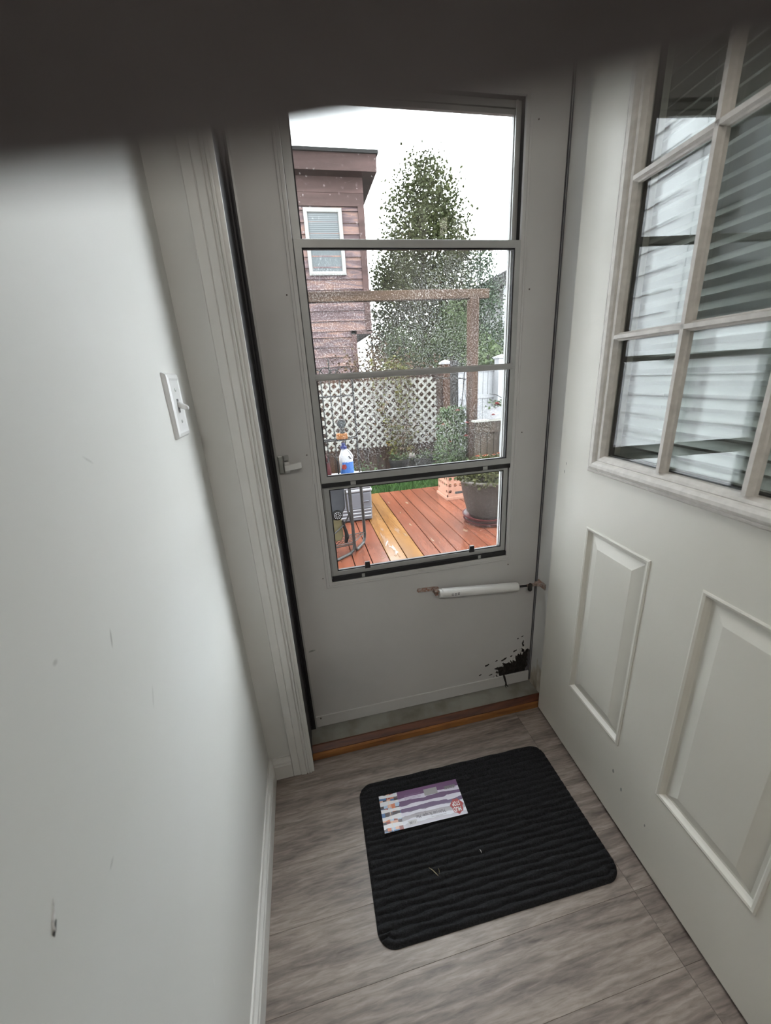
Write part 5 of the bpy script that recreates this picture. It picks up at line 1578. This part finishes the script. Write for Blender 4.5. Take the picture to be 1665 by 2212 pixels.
def tree(name, label, base, tab, n, size, m, seed, hollow=.35, trunk_r=.12, clump=140, cr=.32, cat='tree', limbs=18):
    """tab: (height, centre x, radius) rows; leaves gather in clumps along limbs."""
    rg = np.random.default_rng(seed)
    t = thing(name, label, cat, base)
    y0 = base[1]
    zmin, zmax = tab[0][0], tab[-1][0]
    zs_ = np.array([r_[0] for r_ in tab]); w_ = np.array([r_[2] for r_ in tab])
    zc = []
    while len(zc) < clump:
        z_ = rg.uniform(zmin, zmax)
        if rg.uniform() < np.interp(z_, zs_, w_) / w_.max() + .06: zc.append(z_)
    zc = np.array(zc)
    cx, rd = interp(zc, tab)
    a = rg.uniform(0, 2 * math.pi, clump); q = np.sqrt(rg.uniform(hollow ** 2, 1, clump))
    C = np.stack([cx + rd * q * np.cos(a), y0 + rd * q * np.sin(a), zc], 1)
    rad = np.clip(np.interp(zc, zs_, w_) * .55, .08, cr)
    idx = rg.choice(clump, n, p=rad ** 2 / (rad ** 2).sum())
    P_ = C[idx] + rg.normal(0, 1, (n, 3)) * (rad[idx] * .68)[:, None] * np.array([1, 1, 1.25])
    leaf_cloud('crown', m, t, P_, size, seed + 1)
    b_ = MB()
    zt = np.linspace(base[2], zmax - .15 * (zmax - zmin) * .3, 9)
    cxs, _ = interp(zt, tab)
    cxs[0] = base[0]
    b_.tube([(cxs[i], y0, zt[i]) for i in range(9)], [trunk_r * (1 - .9 * i / 8) + .01 for i in range(9)], 8)
    for k in range(limbs):
        c = C[rg.integers(0, clump)]
        zb = max(base[2] + .5, c[2] - .9 * np.interp(c[2], zs_, w_) - .2)
        xb, _ = interp(np.array([zb]), tab)
        s_ = Vector((xb[0], y0, zb)); e_ = Vector(c)
        b_.tube([s_, s_.lerp(e_, .5) + Vector((0, 0, -.05)), e_], [trunk_r * .28, trunk_r * .18, .008], 5)
    b_.build('trunk', MT['bark'], t)
    return t


tree('pear_tree', 'tall pyramidal broadleaf tree with thin pointed top', (4.70, 14.0, ZG),
     [(1.3, 4.75, 1.2), (2.4, 4.85, 1.75), (3.6, 4.93, 1.9), (4.6, 4.98, 1.88), (5.6, 5.00, 1.60), (6.5, 5.03, 1.18), (7.1, 5.05, .82), (7.6, 5.10, .50), (8.05, 5.22, .20), (8.35, 5.28, .04)],
     40000, .112, MT['pear'], 101, hollow=.12, trunk_r=.13, clump=330, cr=.33, limbs=60)
tree('cypress', 'dark dense evergreen with a rounded pointed top right of the tall tree', (6.75, 12.9, ZG),
     [(-.2, 6.7, .95), (1.2, 6.72, 1.0), (2.4, 6.7, .92), (3.4, 6.66, .75), (4.2, 6.66, .60), (4.9, 6.66, .40), (5.40, 6.66, .08)],
     14000, .085, MT['spruce'], 111, hollow=.1, trunk_r=.12, clump=330, cr=.24, limbs=10)
tree('round_bush', 'green bushy tree low between the brown house and the tall tree', (3.6, 12.0, ZG),
     [(-.2, 3.6, .9), (.8, 3.65, 1.15), (1.6, 3.7, 1.0), (2.2, 3.65, .65), (2.65, 3.55, .2)],
     9000, .09, MT['bush'], 121, hollow=.1, clump=150, cr=.3, limbs=10)
tree('green_bush', 'dark green bush in front of the tall tree trunk', (5.15, 11.5, ZG),
     [(-.2, 5.1, 1.0), (1.0, 5.1, 1.05), (2.0, 5.15, .95), (2.9, 5.2, .55), (3.4, 5.2, .15)],
     11000, .085, MT['bush'], 131, hollow=.1, clump=170, cr=.3, limbs=10)
tree('autumn_shrub', 'thin brownish autumn shrub beside the brown house corner', (2.45, 11.0, ZG),
     [(.2, 2.45, .55), (1.2, 2.45, .55), (1.9, 2.42, .4), (2.5, 2.4, .12)],
     1500, .09, MT['autumn'], 141, hollow=.1, clump=70, cr=.2, cat='shrub', limbs=12)
tree('back_hedge', 'tall green hedge behind the white vinyl fence', (5.1, 9.0, ZG),
     [(-.2, 5.1, 1.3), (.9, 5.1, 1.3), (1.5, 5.1, .9), (1.75, 5.1, .3)],
     6000, .11, MT['bush'], 151, hollow=.05, clump=150, cr=.3, cat='hedge', limbs=6)
tree('brush_thicket', 'brown twiggy thicket standing up behind the board fence', (1.6, 6.1, ZG),
     [(.1, 1.6, 1.25), (1.0, 1.6, 1.3), (1.35, 1.6, .9), (1.5, 1.6, .3)],
     5000, .06, MT['autumn'], 161, hollow=.05, clump=160, cr=.2, cat='thicket', limbs=50)
